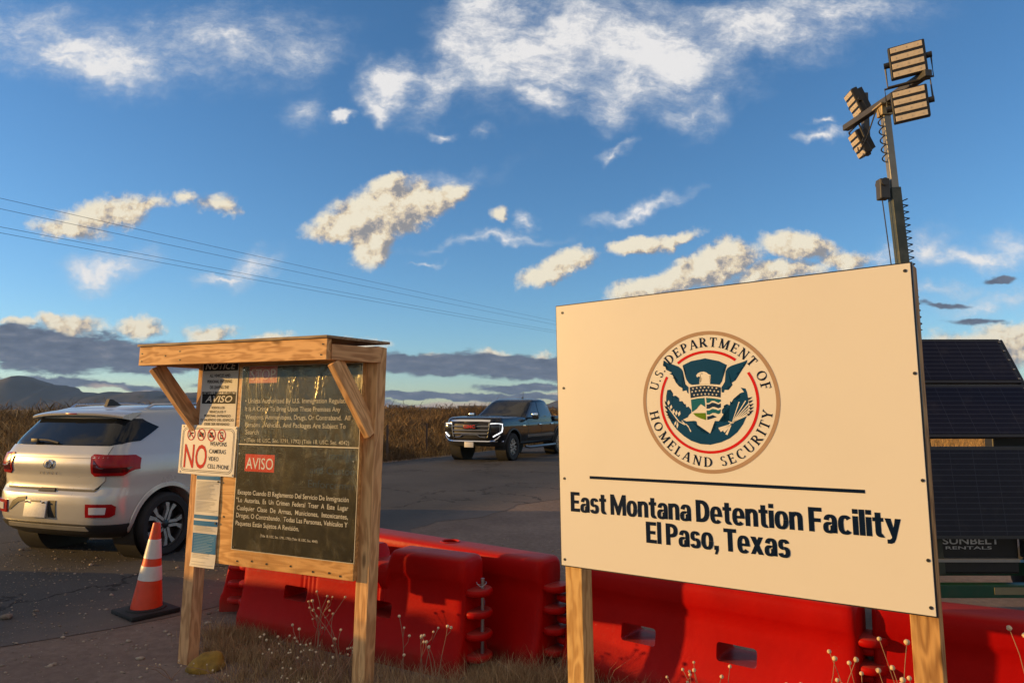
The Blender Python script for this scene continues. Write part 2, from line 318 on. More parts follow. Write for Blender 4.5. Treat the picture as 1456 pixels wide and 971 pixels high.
# ------------------------------------------------------------------ ground, road, field, mountains
rd_u = Vector((.424, .9056, 0)); rd_n = Vector((-.9056, .424, 0))      # along the road / across it to the left
RN0, RN1 = 4.95, 12.45
def road_pt(n, t, z=0): return rd_n * n + rd_u * t + Vector((0, 0, z))
def ground_mat():
    m_ = bpy.data.materials.new('dirt'); m_.use_nodes = True; t = NT(m_.node_tree); p = t.n['Principled BSDF']
    pos = t.new('ShaderNodeNewGeometry').outputs['Position']
    n1 = t.noise(pos, .8, 6, .6).outputs[0]; n2 = t.noise(pos, 14, 6, .7).outputs[0]; n3 = t.noise(pos, 60, 4, .7).outputs[0]
    c = t.ramp(t.m('ADD', t.m('MULTIPLY', n1, .5), t.m('MULTIPLY', n2, .5)), [(.3, (.11, .080, .062)), (.5, (.19, .138, .108)), (.7, (.28, .21, .165))])
    c = t.mix(t.m('MULTIPLY', t.ss(n3, .58, .72), .5), c, (.24, .20, .165))
    dn = t.v('DOT_PRODUCT', pos, tuple(rd_n))
    c2 = t.ramp(n2, [(.3, (.15, .10, .05)), (.7, (.36, .25, .12))])
    far = t.m('MAXIMUM', t.ss(dn, 13.2, 15), t.ss(t.v('LENGTH', pos), 19, 30))
    c = t.mix(far, c, c2)
    t.l.new(c, p.inputs['Base Color']); p.inputs['Roughness'].default_value = .95; p.inputs['Specular IOR Level'].default_value = .15
    b = t.new('ShaderNodeBump'); b.inputs['Strength'].default_value = .9; b.inputs['Distance'].default_value = .02
    t.l.new(t.m('ADD', t.m('MULTIPLY', n2, .6), t.m('MULTIPLY', n3, .4)), b.inputs['Height']); t.l.new(b.outputs[0], p.inputs['Normal'])
    return m_
def road_mat():
    m_ = bpy.data.materials.new('worn_asphalt'); m_.use_nodes = True; t = NT(m_.node_tree); p = t.n['Principled BSDF']
    pos = t.new('ShaderNodeNewGeometry').outputs['Position']
    n1 = t.noise(pos, .5, 6, .65).outputs[0]; n2 = t.noise(pos, 70, 3, .7).outputs[0]; n0 = t.noise(pos, 6, 5, .7).outputs[0]
    c = t.ramp(n1, [(.32, (.042, .040, .039)), (.68, (.072, .067, .063))])
    c = t.mix(t.m('MULTIPLY', t.ss(n2, .52, .66), .55), c, (.115, .105, .098))
    dn = t.v('DOT_PRODUCT', pos, tuple(rd_n))
    edge = t.m('ADD', t.m('ADD', dn, t.m('MULTIPLY', n0, .9)), t.m('MULTIPLY', n1, .8))
    c = t.mix(t.m('MULTIPLY', t.ss(edge, 6.9, 5.6), .75), c, (.165, .125, .10))
    wv = t.v('ADD', pos, t.v('SCALE', t.noise(pos, .9, 5, .65).outputs['Color'], sc=2.2))
    vo = t.new('ShaderNodeTexVoronoi', feature='DISTANCE_TO_EDGE'); t.l.new(wv, vo.inputs['Vector']); vo.inputs['Scale'].default_value = .32
    crack = t.m('MULTIPLY', t.ss(vo.outputs['Distance'], .016, .004), t.ss(t.noise(pos, .35, 3).outputs[0], .36, .48))
    c = t.mix(t.m('MULTIPLY', crack, .9), c, (.016, .014, .013))
    t.l.new(c, p.inputs['Base Color']); p.inputs['Roughness'].default_value = .86; p.inputs['Specular IOR Level'].default_value = .3
    b = t.new('ShaderNodeBump'); b.inputs['Strength'].default_value = .8; b.inputs['Distance'].default_value = .012
    t.l.new(t.m('SUBTRACT', t.m('ADD', n2, t.m('MULTIPLY', n0, .4)), crack), b.inputs['Height']); t.l.new(b.outputs[0], p.inputs['Normal'])
    return m_
bm = bmesh.new()
rr = [0, 3, 6, 9, 13, 18, 25, 35, 50, 80, 140, 300, 800, 2500, 9000, 22000]; NS = 72; prev = None
for r_ in rr:
    if r_ == 0: ring = [bm.verts.new((0, 0, 0))]
    else: ring = [bm.verts.new((r_ * math.cos(2 * math.pi * j / NS), r_ * math.sin(2 * math.pi * j / NS), 0)) for j in range(NS)]
    if prev:
        for j in range(NS):
            if len(prev) == 1: bm.faces.new((prev[0], ring[j], ring[(j + 1) % NS]))
            else: bm.faces.new((prev[j], ring[j], ring[(j + 1) % NS], prev[(j + 1) % NS]))
    prev = ring
g = mesh_obj('ground', bm, ground_mat()); tag(g, 'brown stony dirt ground reaching out to the horizon', 'ground', kind='structure')
# road sheet with ragged edges
vs, fs = [], []; ts = np.concatenate([np.arange(-30, 60, .35), np.arange(60, 600, 8)])
for i, t_ in enumerate(ts):
    j0 = .22 * math.sin(t_ * .9) + .16 * math.sin(t_ * 2.3 + 1) + random.uniform(-.07, .07); j1 = .12 * math.sin(t_ * .7 + 2) + random.uniform(-.08, .08)
    for k in range(6):
        q = k / 5; vs.append(road_pt(RN0 + j0 + (RN1 + j1 - RN0 - j0) * q, t_, .004 + .05 * 4 * q * (1 - q)))
    if i:
        for k in range(5): a = (i - 1) * 6 + k; fs.append((a + 1, a, a + 6, a + 7))
road = raw_obj('road', vs, fs, road_mat(), smooth=True); tag(road, 'worn grey two lane asphalt road with ragged edges', 'road', kind='structure')
def road_z(p):
    q = (Vector(p).dot(rd_n) - RN0) / (RN1 - RN0); return .004 + .2 * q * (1 - q) if 0 < q < 1 else 0

# mountains: ridge lines as far height fields with real depth
def mountains(name, pts, Y, depth, label, seed):
    r2 = np.random.default_rng(seed); xs = np.array([p[0] for p in pts]); hs = np.array([max(p[1], .0) for p in pts])
    N, K = 260, 14; u = np.linspace(xs[0], xs[-1], N); h = np.interp(u, xs, hs) * Y
    h = h + np.interp(u, np.linspace(u[0], u[-1], 130), r2.normal(0, 1, 130)) * .0006 * Y
    h = np.maximum(h, 1.0)
    vv, ff = [], []
    for k in range(K):
        q = k / (K - 1)
        prof = math.sin(min(q / .5, 1) * math.pi / 2) ** 1.3 if q <= .5 else math.cos((q - .5) / .5 * math.pi / 2)
        wob = np.interp(u, np.linspace(u[0], u[-1], 90), r2.normal(0, 1, 90)) * .10 * (1 - abs(2 * q - 1))
        for i in range(N):
            yy_ = Y + (q - .5) * depth + (wob[i] * depth * .6)
            vv.append((u[i] * Y, yy_ + 0, max(-5, h[i] * prof * (1 + (wob[i] if abs(q - .5) > .05 else 0)) - (5 if k in (0, K - 1) else 0))))
    for k in range(K - 1):
        for i in range(N - 1): a = k * N + i; ff.append((a, a + 1, a + N + 1, a + N))
    o = raw_obj(name, vv, ff, mat('shaded_mountain_rock', (.045, .045, .050), .95, var=.4, vscale=.004), smooth=True)  # dark base colour stands in for cloud shadow over the range
    return tag(o, label, 'mountains', kind='structure')
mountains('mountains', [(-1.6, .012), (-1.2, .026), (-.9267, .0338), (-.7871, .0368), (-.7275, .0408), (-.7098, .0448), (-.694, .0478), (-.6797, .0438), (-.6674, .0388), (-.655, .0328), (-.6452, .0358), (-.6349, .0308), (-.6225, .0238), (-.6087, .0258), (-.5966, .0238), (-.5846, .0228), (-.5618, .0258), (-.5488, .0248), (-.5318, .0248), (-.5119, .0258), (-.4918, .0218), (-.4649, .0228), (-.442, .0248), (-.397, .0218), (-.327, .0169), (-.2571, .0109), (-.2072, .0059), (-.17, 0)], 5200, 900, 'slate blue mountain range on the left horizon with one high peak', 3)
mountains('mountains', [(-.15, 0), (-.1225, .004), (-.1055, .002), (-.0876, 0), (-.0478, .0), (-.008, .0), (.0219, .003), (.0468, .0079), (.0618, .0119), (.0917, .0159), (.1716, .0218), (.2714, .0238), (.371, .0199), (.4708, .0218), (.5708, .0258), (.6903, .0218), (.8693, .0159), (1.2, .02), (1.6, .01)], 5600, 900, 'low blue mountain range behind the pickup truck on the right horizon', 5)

# dry field across the road
def blades(P, H, Wd, bend, seed):
    r2 = np.random.default_rng(seed); n = len(P); a = r2.uniform(0, 6.283, n); b = r2.uniform(0, 6.283, n)
    dx = np.stack([np.cos(a), np.sin(a), np.zeros(n)], 1) * Wd[:, None] * .5
    le = np.stack([np.cos(b), np.sin(b), np.zeros(n)], 1) * (H * bend * r2.uniform(.2, 1, n))[:, None]
    up = np.array([0, 0, 1.])
    m1 = P + le * .35 + up * (H * .55)[:, None]; tp = P + le + up * (H * r2.uniform(.85, 1.05, n))[:, None]
    V_ = np.stack([P - dx, P + dx, m1 - dx * .7, m1 + dx * .7, tp], 1).reshape(-1, 3)
    k = np.arange(n)[:, None] * 5
    F_ = np.stack([k + [0, 1, 3], k + [0, 3, 2], k + [2, 3, 4]], 1).reshape(-1, 3)
    return V_, F_
def grass_mat(name, lo, hi, sc=1.0):
    m_ = bpy.data.materials.new(name); m_.use_nodes = True; t = NT(m_.node_tree); p = t.n['Principled BSDF']
    pos = t.new('ShaderNodeNewGeometry'); nz = t.noise(pos.outputs['Position'], sc, 4, .7).outputs[0]
    f = t.m('ADD', t.m('MULTIPLY', nz, .7), t.m('MULTIPLY', pos.outputs['Random Per Island'], .45))
    t.l.new(t.ramp(f, [(.25, lo), (.85, hi)]), p.inputs['Base Color']); p.inputs['Roughness'].default_value = .85; p.inputs['Specular IOR Level'].default_value = .15
    return m_
STRAW = grass_mat('dry_straw', (.15, .09, .038), (.50, .32, .13)); BRUSH = grass_mat('dry_brush', (.055, .038, .022), (.17, .105, .05))
N = 430000
t_ = rng.uniform(0, 1, N) ** 1.5
n_ = RN1 + .25 + 42 * t_ + rng.normal(0, .15, N)
al = rng.uniform(-16, 90, N)
X = rd_n.x * n_ + rd_u.x * al; Y = rd_n.y * n_ + rd_u.y * al
ratio = X / np.maximum(Y, .5)
ok = (Y > 5) & (ratio > -1.7) & (ratio < .80) & ((rng.uniform(0, 1, N) < .45) | ((ratio > -.8) & (ratio < -.45)) | ((ratio > -.2) & (ratio < .1)))
X, Y, n_, al = X[ok], Y[ok], n_[ok], al[ok]
cl = np.sin(X * .55 + 1.3 * np.sin(Y * .31)) * np.cos(Y * .47 + np.sin(X * .6)) * .5 + .5
cl2 = np.sin(X * 1.7 + Y * .9) * np.sin(Y * 1.9 - X * .7) * .5 + .5
edge = np.clip((n_ - RN1) / 3.5, 0, 1)
H = (.20 + .35 * edge + .62 * cl * edge + .34 * cl2 * edge) * rng.uniform(.35, 1.2, len(X)) * (1 + .55 * np.clip((n_ - 24) / 20, 0, 1))
keep_ = rng.uniform(0, 1, len(X)) < (.35 + .65 * cl2)
P = np.stack([X, Y, np.zeros_like(X)], 1)[keep_]; H = H[keep_]
d_ = np.hypot(P[:, 0], P[:, 1])
Vv, Ff = blades(P, H, .003 + .00055 * d_ * rng.uniform(.4, 1.4, len(P)), .75, 5)
# tangled side twigs that break up the upright stems
M_ = rng.integers(0, len(P), 150000); Pt = P[M_] + np.stack([rng.normal(0, .12, len(M_)), rng.normal(0, .12, len(M_)), H[M_] * rng.uniform(.1, .9, len(M_))], 1)
V2, F2 = blades(Pt, H[M_] * rng.uniform(.08, .28, len(M_)), .004 + .0007 * np.hypot(Pt[:, 0], Pt[:, 1]) * rng.uniform(.5, 1.5, len(M_)), 2.6, 6)
dark2 = np.repeat((cl[keep_][M_] > .70) | (rng.uniform(0, 1, len(M_)) < .35), 3)
dark = (np.repeat((cl[keep_] > .74) | (n_[keep_] > 33) | (rng.uniform(0, 1, len(P)) < .38), 3)).astype(int)
fld = tri_obj('dry_field', np.concatenate([Vv, V2]), np.concatenate([Ff, F2 + len(Vv)]), [STRAW, BRUSH], midx=np.concatenate([dark, dark2.astype(int)])); tag(fld, 'tall dry golden weeds filling the field beyond the road', 'dry field', kind='stuff')
# golden grass far off, seen in the gap of the light tower
N = 150000
X = rng.uniform(3, 46, N); Y = rng.uniform(15, 62, N); P = np.stack([X, Y, np.zeros(N)], 1); ok = (np.abs(X / Y - .58) < .36) & (X * rd_n.x + Y * rd_n.y < 2.5); P = P[ok]
Vv, Ff = blades(P, rng.uniform(.2, .5, len(P)), np.full(len(P), .014), .5, 8)
tag(tri_obj('dry_grass', Vv, Ff, STRAW), 'short golden grass on the open ground far behind the light tower', 'dry grass', kind='stuff')
# bushes on the far side of the field, one object each
def bush(x, y, r_, h, seed, label):
    r2 = np.random.default_rng(seed); n = int(900 * r_ * h)
    th = r2.uniform(0, 6.283, n); rad = r_ * np.sqrt(r2.uniform(0, 1, n)); 
    P = np.stack([rad * np.cos(th), rad * np.sin(th), np.zeros(n)], 1)
    Hh = h * (1 - .55 * (rad / r_) ** 2) * r2.uniform(.55, 1.1, n) * (.75 + .25 * np.sin(th * 3 + seed))
    Vv, Ff = blades(P, Hh, np.full(n, .035), .5, seed)
    o = tri_obj('dry_bush', Vv, Ff, BRUSH); o.location = (x, y, 0)
    tag(o, label, 'bush', 'dry bushes along the far edge of the field')
bush(-3.6, 36, 3.2, 1.9, 1, 'broad dark brown bush at the middle of the field, left of the pickup truck')
bush(-1.2, 41, 3.4, 2.5, 2, 'tallest brown bush directly behind the bonnet of the pickup truck')
bush(-19.6, 24.5, 2.2, 1.5, 3, 'dark brown bush in the field furthest left, beside the left picture edge')
bush(-15.5, 27, 2.0, 1.55, 4, 'dark brown bush in the field just left of the white car roof')
bush(-4.6, 23.2, .9, .95, 6, 'low rounded bush at the road edge beside the notice board')
bush(-3.3, 25.6, .8, .80, 7, 'low rounded bush at the road edge nearest the pickup truck')
bush(-5.2, 29, 1.3, 1.35, 8, 'mid sized brown bush in the field right of the notice board')
bush(-14.4, 18.8, 1.0, .9, 9, 'low brown bush at the road edge left of the white car')

# far buildings
def building(x, y, w_, d_, h, label, tower=None, m_=None, rot=0):
    o = empty('far_building', Matrix.Translation((x, y, 0)) @ Matrix.Rotation(rot, 4, 'Z'), label, 'building')
    bm = bmesh.new(); box(bm, (0, 0, h / 2), (w_, d_, h)); mesh_obj('wall', bm, m_, o)
    bm = bmesh.new(); box(bm, (0, 0, h + .15), (w_ + .4, d_ + .4, .3)); mesh_obj('roof', bm, mat('roof_grey', (.16, .16, .17), .8), o)
    bm = bmesh.new()
    k = max(3, int(w_ / 3.5))
    for i in range(k): box(bm, (-w_ / 2 + (i + .5) * w_ / k, -d_ / 2 - .01, h * .55), (w_ / k * .45, .06, h * .35))
    mesh_obj('window_row', bm, mat('far_window', (.03, .035, .045), .2), o)
    if tower:
        for tx, tw, th in tower:
            bm = bmesh.new(); box(bm, (tx, 0, h + .3 + th / 2), (tw, d_ * .5, th)); mesh_obj('roof_block', bm, m_, o)
CONC = mat('pale_concrete', (.32, .30, .28), .85)
building(-47, 300, 13, 10, 2.2, 'pale grey flat roofed building far off, right of the notice board', [(-3, 4, 1.0), (4, 3, .8)], CONC)
building(-18.5, 330, 13, 9, 3.0, 'long low ribbed grey building far behind the pickup truck', None, mat('ribbed_grey', (.2, .2, .2), .8))
building(14.4, 270, 5, 4, 2.0, 'small cream building far behind the truck bed', None, mat('cream_wall', (.6, .5, .3), .8))

# power line along the far side of the road
UP = math.sqrt(1)
def line_pt(y, du=0, dv=0):        # y is distance ahead of the camera
    k = (y - 25) / 50
    return Vector((-18.65 + 23.35 * k + du * .9056, y - du * .424, 9.17 + 1.80 * k + dv - .35 * math.sin(math.pi * min(max((y + 2) / 107, 0), 1)) + .33))
wires = [('top', 0, 0), ('second', .25, -.45), ('third', .0, -1.05), ('lowest', -.22, -1.22)]
WIRE = mat('wire', (.03, .035, .045), .6)
for nm, du, dv in wires:
    bm = bmesh.new(); tube(bm, [line_pt(y, du, dv) for y in np.linspace(-2, 105, 40)], .008, 5)
    tag(mesh_obj('power_line', bm, WIRE), {'top': 'highest of the four thin power lines crossing the sky', 'second': 'second power line down, just under the highest wire', 'third': 'third power line down, upper wire of the close pair', 'lowest': 'lowest of the four power lines, lower wire of the close pair'}[nm], 'power line', 'power lines across the sky')
for y, lb in ((-2, 'brown utility pole carrying the wires, outside the picture on the left'), (105, 'distant brown utility pole carrying the wires, behind the large white sign')):
    p = line_pt(y); o = empty('utility_pole', Vector((p.x, p.y, 0)), lb, 'pole', 'utility poles')
    bm = bmesh.new(); cyl(bm, (0, 0, -.3), (0, 0, p.z + .35), .16, .11); mesh_obj('pole', bm, WOOD2, o, angle=40)
    bm = bmesh.new(); box(bm, (0, -.13, p.z - .5), (2.0, .1, .12)); mesh_obj('crossarm', bm, WOOD2, o)
# wire fence posts in the field
for i, (x, y, lb) in enumerate([(-2.95, 24.5, 'thin dark fence post standing in the dry weeds nearest the truck'), (-3.9, 22.2, 'thin dark fence post in the dry weeds beside the notice board')]):
    bm = bmesh.new(); box(bm, (0, 0, .55), (.06, .05, 1.15)); box(bm, (0, .035, .95), (.03, .02, .03)); o = mesh_obj('fence_post', bm, mat('rusty_post', (.08, .05, .035), .8)); o.location = (x, y, 0)
    tag(o, lb, 'fence post', 'fence posts in the field')

# air: pale haze that turns the far mountains blue
hz_b = bmesh.new(); box(hz_b, (0, 2000, 190), (17000, 12000, 382)); hm = bpy.data.materials.new('haze_air'); hm.use_nodes = True; t = NT(hm.node_tree); t.n.clear()
vp = t.new('ShaderNodeVolumePrincipled'); vp.inputs['Color'].default_value = (.30, .54, 1.0, 1); vp.inputs['Density'].default_value = 4.0e-5; vp.inputs['Anisotropy'].default_value = 0
ho = t.new('ShaderNodeOutputMaterial'); t.l.new(vp.outputs[0], ho.inputs['Volume'])
tag(mesh_obj('haze', hz_b, hm), 'thin blue haze in front of the far mountains', 'haze', kind='stuff')
from mathutils import noise as mn
# ------------------------------------------------------------------ roofed notice board
def basis(x, y, z, o):
    M = Matrix((x, y, z)).transposed().to_4x4(); M.translation = o; return M
FACE = Matrix(((1, 0, 0, 0), (0, 0, -1, 0), (0, 1, 0, 0), (0, 0, 0, 1)))       # XY drawing -> upright plane facing -Y
def face(off): return Matrix.Translation((0, -off, 0)) @ FACE
def timber(name, parent, a, b, wy, wz, m_, up=(0, 0, 1), label=None):
    a, b = Vector(a), Vector(b); X = (b - a).normalized(); Z = (Vector(up) - X * X.dot(Vector(up))).normalized(); Y = Z.cross(X)
    bm = bmesh.new(); box(bm, (0, 0, 0), ((b - a).length, wy, wz), bevel=.003)
    o = mesh_obj(name, bm, m_, parent); o.matrix_local = basis(X, Y, Z, (a + b) / 2)
    if label: o['label'] = label
    return o
def nails(name, parent, pts, r_, m_, off):
    bm = bmesh.new()
    for x, z in pts: cyl(bm, (x, -off + .004, z), (x, -off - .003, z), r_, seg=8)
    return mesh_obj(name, bm, m_, parent)
ka = 1.13; kd = Vector((math.sin(ka), -math.cos(ka), 0)); kn = Vector((-math.cos(ka), -math.sin(ka), 0))
kz = (Vector((0, 0, 1)) - kn * .033 + kd * .004).normalized(); ky = kz.cross(kd).normalized(); kx = ky.cross(kz)
KM = basis(kx, ky, kz, Vector((-2.123, 4.636, 0))) @ Matrix.Scale(.984, 4)
kiosk = empty('notice_board', KM, 'wooden roofed notice board on two posts with plywood back and slanted braces', 'notice board')
KW, KD, KT, PW = 1.473, .284, 2.024, .089
timber('post', kiosk, (PW / 2, PW / 2, -.25), (PW / 2, PW / 2, KT - .02), PW, PW, WOOD2, up=(0, 1, 0))
timber('post', kiosk, (KW - PW / 2, PW / 2, -.25), (KW - PW / 2, PW / 2, KT - .02), PW, PW, WOOD, up=(0, 1, 0))
timber('fascia_beam', kiosk, (-.2255, -KD + .019, KT - .061), (1.33, -KD + .019, KT - .061), .038, .122, WOOD)
timber('side_rail', kiosk, (-.19, -KD + .04, KT - .075), (.019, .07, KT - .075), .038, .089, WOOD2)
timber('side_rail', kiosk, (1.325, -KD + .04, KT - .075), (KW - .0, .02, KT - .075), .038, .089, WOOD2)
timber('rear_rail', kiosk, (PW + .002, .06, KT - .07), (KW - PW - .002, .06, KT - .07), .038, .089, WOOD2)
timber('brace', kiosk, (-.165, -KD + .09, KT - .125), (.045, .0, 1.50), .040, .105, WOOD2, up=(0, 1, .3))
timber('brace', kiosk, (1.335, -KD + .07, KT - .125), (KW - .022, .0, 1.49), .040, .105, WOOD, up=(0, 1, .3))
bm = bmesh.new(); prism(bm, [(-.235, -KD - .012), (1.335, -KD - .012), (KW + .012, .10), (-.005, .10)], KT + .001, KT + .016); recalc(bm)
mesh_obj('roof_sheet', bm, wood('roof_ply', (.36, .27, .17), (.2, .13, .08), seed=2.2), kiosk)
timber('back_panel', kiosk, (.092, -.018, 1.295), (1.392, -.018, 1.295), .036, 1.27, PLY)
nails('nail', kiosk, [(.50, .69), (.62, .70), (.74, .695), (.93, .70), (1.10, .685), (1.22, .69), (1.30, .68), (.36, .95)], .006, BLACK, .037)
nails('nail', kiosk, [(-.2, 2.0 - .02), (-.2, 1.93), (.02, 1.96), (1.30, 1.99), (1.29, 1.93), (.15, 1.985), (.155, 1.93)], .0045, BLACK, KD + .001)

# flat signs fixed to it (each a thing of its own)
def plate(name, x0, x1, z0, z1, off, th, m_, label, cat='sign', rot=0.0, rad=.0):
    cx, cz = (x0 + x1) / 2, (z0 + z1) / 2
    M = KM @ Matrix.Translation((cx, -off, cz)) @ Matrix.Rotation(rot, 4, 'Y')
    r_ = empty(name, M, label, cat)
    bm = bmesh.new(); box(bm, (0, -th / 2, 0), (x1 - x0, th, z1 - z0), bevel=min(th * .3, .002))
    mesh_obj('panel', bm, m_, r_)
    return r_, cx, cz
def rects(name, parent, L, m_, off):
    """flat printed bars: (x0,x1,z0,z1)"""
    bm = bmesh.new()
    for x0, x1, z0, z1 in L:
        bm.faces.new([bm.verts.new((x, -off, z)) for x, z in ((x0, z0), (x1, z0), (x1, z1), (x0, z1))])
    return mesh_obj(name, bm, m_, parent)
INK = mat('black_ink', (.012, .012, .014), .5, var=.1); NAVY = mat('navy_ink', (.001, .009, .032), .5, var=.08)
REDI = mat('red_ink', (.55, .02, .02), .5, var=.08); BLUEI = mat('blue_ink', (.03, .16, .34), .5, var=.1); GREYI = mat('grey_ink', (.38, .37, .35), .6, var=.1)
PAPER = mat('faded_sign_white', (.56, .53, .48), .55, var=.08, dirt=((.38, .3, .2), .3, 6))

s1, cx, cz = plate('notice_sign', .085, .41, 1.515, 1.945, .037, .003, PAPER, 'tall white notice sign with black NOTICE and AVISO bars under the wooden roof')
rects('print_bar', s1, [(.092 - cx, .404 - cx, 1.879 - cz, 1.940 - cz)], INK, .0040); rects('print_bar', s1, [(.100 - cx, .400 - cx, 1.664 - cz, 1.727 - cz)], INK, .0040)
put_text('lettering', [('NOTICE', .112 - cx, .385 - cx, 1.890 - cz, .043, .012, .25), ('AVISO', .130 - cx, .372 - cx, 1.674 - cz, .043, .014, .25)], face(.0046), PAPER, s1)
L = []
for i, s in enumerate(['ALL VEHICLES AND', 'PERSONAL ENTERING', 'OR LEAVING THE', 'PREMISES SUBJECT TO SEARCH']):
    hw = [.093, .11, .085, .153][i]; L.append((s, .248 - hw - cx, .248 + hw - cx, 1.838 - i * .0385 - cz, .021, .02, 0))
for i, s in enumerate(['TODOS LOS', 'VEHICULOS Y', 'PERSONAL ENTRANDO', 'O SALIENDO DEL EDIFICIO', 'DEBE SER REVISADO']):
    hw = [.06, .075, .118, .148, .112][i]; L.append((s, .248 - hw - cx, .248 + hw - cx, 1.630 - i * .0265 - cz, .0165, .02, 0))
put_text('lettering', L, face(.0046), INK, s1)

s2, cx, cz = plate('prohibition_sign', -.063, .440, 1.203, 1.522, .047, .003, mat('sign_white', (.66, .63, .58), .45, var=.04, dirt=((.45, .36, .26), .2, 7)), 'white sign with red NO and four crossed out symbols in black double border', rot=R(.8))
def rrect(w_, h_, r_, n=6):
    o = []
    for qx, qy, a0 in ((1, 1, 0), (-1, 1, 90), (-1, -1, 180), (1, -1, 270)):
        for k in range(n + 1): a = R(a0 + 90 * k / n); o.append((qx * (w_ / 2 - r_) + r_ * math.cos(a), qy * (h_ / 2 - r_) + r_ * math.sin(a)))
    return o
def ring_bm(bm, A, B, y, M=None):
    a = [bm.verts.new((p[0], y, p[1])) for p in A]; b = [bm.verts.new((p[0], y, p[1])) for p in B]; n = len(a)
    for i in range(n): bm.faces.new((a[i], a[(i + 1) % n], b[(i + 1) % n], b[i]))
bm = bmesh.new(); ring_bm(bm, rrect(.470, .286, .04), rrect(.464, .280, .037), -.0036); ring_bm(bm, rrect(.452, .268, .035), rrect(.446, .262, .032), -.0036); mesh_obj('border', bm, NAVY, s2)
put_text('lettering', [('NO', -.205, .002, -.118, .158, .012, 0)], face(.0042), REDI, s2)
put_text('lettering', [('WEAPONS', .022, .170, .030, .028, .006, 0), ('CAMERAS', .020, .168, -.018, .028, .006, 0), ('VIDEO', .018, .108, -.066, .028, .006, 0), ('CELL PHONE', .016, .205, -.114, .028, .006, 0)], face(.0042), INK, s2)
icons = [(-.155, 'gun'), (-.062, 'cam'), (.030, 'vid'), (.120, 'tel')]
bk, rd = bmesh.new(), bmesh.new()
def pol(bm, pts, y): bm.faces.new([bm.verts.new((x, y, z)) for x, z in pts])
for ix, kd_ in icons:
    iz = .098; c_ = [(ix + .036 * math.cos(2 * math.pi * k / 32), iz + .040 * math.sin(2 * math.pi * k / 32)) for k in range(32)]
    d_2 = [(ix + .030 * math.cos(2 * math.pi * k / 32), iz + .034 * math.sin(2 * math.pi * k / 32)) for k in range(32)]
    ring_bm(rd, c_, d_2, -.0046); pol(rd, [(ix - .028, iz + .024), (ix - .024, iz + .029), (ix + .028, iz - .024), (ix + .024, iz - .029)], -.0050)
    if kd_ == 'gun': pol(bk, [(ix - .018, iz + .004), (ix + .020, iz + .004), (ix + .020, iz + .013), (ix - .018, iz + .013)], -.0040); pol(bk, [(ix - .020, iz - .020), (ix - .009, iz - .020), (ix - .004, iz + .0035), (ix - .015, iz + .0035)], -.0040)
    if kd_ == 'cam': pol(bk, [(ix - .020, iz - .014), (ix + .020, iz - .014), (ix + .020, iz + .012), (ix - .020, iz + .012)], -.0040); pol(bk, [(ix - .012, iz + .0122), (ix - .002, iz + .0122), (ix - .002, iz + .018), (ix - .012, iz + .018)], -.0040)
    if kd_ == 'vid':
        pol(bk, [(ix - .020, iz - .016), (ix + .010, iz - .016), (ix + .010, iz + .002), (ix - .020, iz + .002)], -.0040); pol(bk, [(ix + .0105, iz - .009), (ix + .021, iz - .016), (ix + .021, iz + .002), (ix + .0105, iz - .004)], -.0040)
        for qx in (-.011, .003): pol(bk, [(ix + qx + .0085 * math.cos(2 * math.pi * k / 12), iz + .0108 + .0085 * math.sin(2 * math.pi * k / 12)) for k in range(12)], -.0041)
    if kd_ == 'tel': ring_bm(bk, [(ix - .012, iz - .023), (ix + .012, iz - .023), (ix + .012, iz + .023), (ix - .012, iz + .023)], [(ix - .008, iz - .013), (ix + .008, iz - .013), (ix + .008, iz + .016), (ix - .008, iz + .016)], -.0040)
mesh_obj('symbols', bk, INK, s2); mesh_obj('prohibition_rings', rd, REDI, s2)
nails('screw', s2, [(-.235, .148), (.238, .148), (-.235, -.148), (.238, -.148)], .005, STEEL, .004)

# long strip of paper notices
s3 = empty('paper_notice', KM @ Matrix.Translation((.213, -.040, .917)) @ Matrix.Rotation(R(-.3), 4, 'Y'), 'long narrow white paper notice with blue bands hanging beside the left post', 'paper notice')
vs, fs = [], []; nx, nz = 6, 30
for k in range(nz + 1):
    for i in range(nx + 1):
        x = -.108 + .216 * i / nx; z = .285 - .575 * k / nz
        vs.append((x, -.004 - .004 * math.sin(k * .5) * math.sin(i * .6) - .010 * max(0, (k - 24) / 6) ** 2, z))
for k in range(nz):
    for i in range(nx): a = k * (nx + 1) + i; fs.append((a, a + nx + 1, a + nx + 2, a + 1))
raw_obj('sheet', vs, fs, PAPER, s3, True)
def paper_bars(name, L, m_, off):
    bm = bmesh.new()
    for x0, x1, z0, z1 in L:
        K = max(1, int((z1 - z0) / .019)); Q = []
        for k in range(K + 1):
            z = z0 + (z1 - z0) * k / K; row = []
            for i in range(7):
                x = x0 + (x1 - x0) * i / 6; kk = (.285 - z) / .575 * nz; ii = (x + .108) / .216 * nx
                row.append(bm.verts.new((x, -.004 - .004 * math.sin(kk * .5) * math.sin(ii * .6) - .010 * max(0, (kk - 24) / 6) ** 2 - off, z)))
            Q.append(row)
        for a, b in zip(Q, Q[1:]):
            for i in range(6): bm.faces.new((a[i], a[i + 1], b[i + 1], b[i]))
    return mesh_obj(name, bm, m_, s3)
for q in [(-.103, .103, .257, .281), (-.104, .104, .010, .034), (-.104, .104, -.034, -.003), (-.104, .104, -.205, -.082)]: paper_bars('blue_band', [q], BLUEI, .0022)
L = []
zz = .250
while zz > -.275:
    zz -= .0085
    if any(a - .004 < zz < b + .006 for a, b in ((.257, .281), (.010, .034), (-.034, .001), (-.205, -.082))): continue
    if rng.uniform() < .16: continue
    L.append((-.094, -.094 + .188 * rng.uniform(.55, 1), zz, zz + .0034))
paper_bars('fine_print', L, GREYI, .0026)
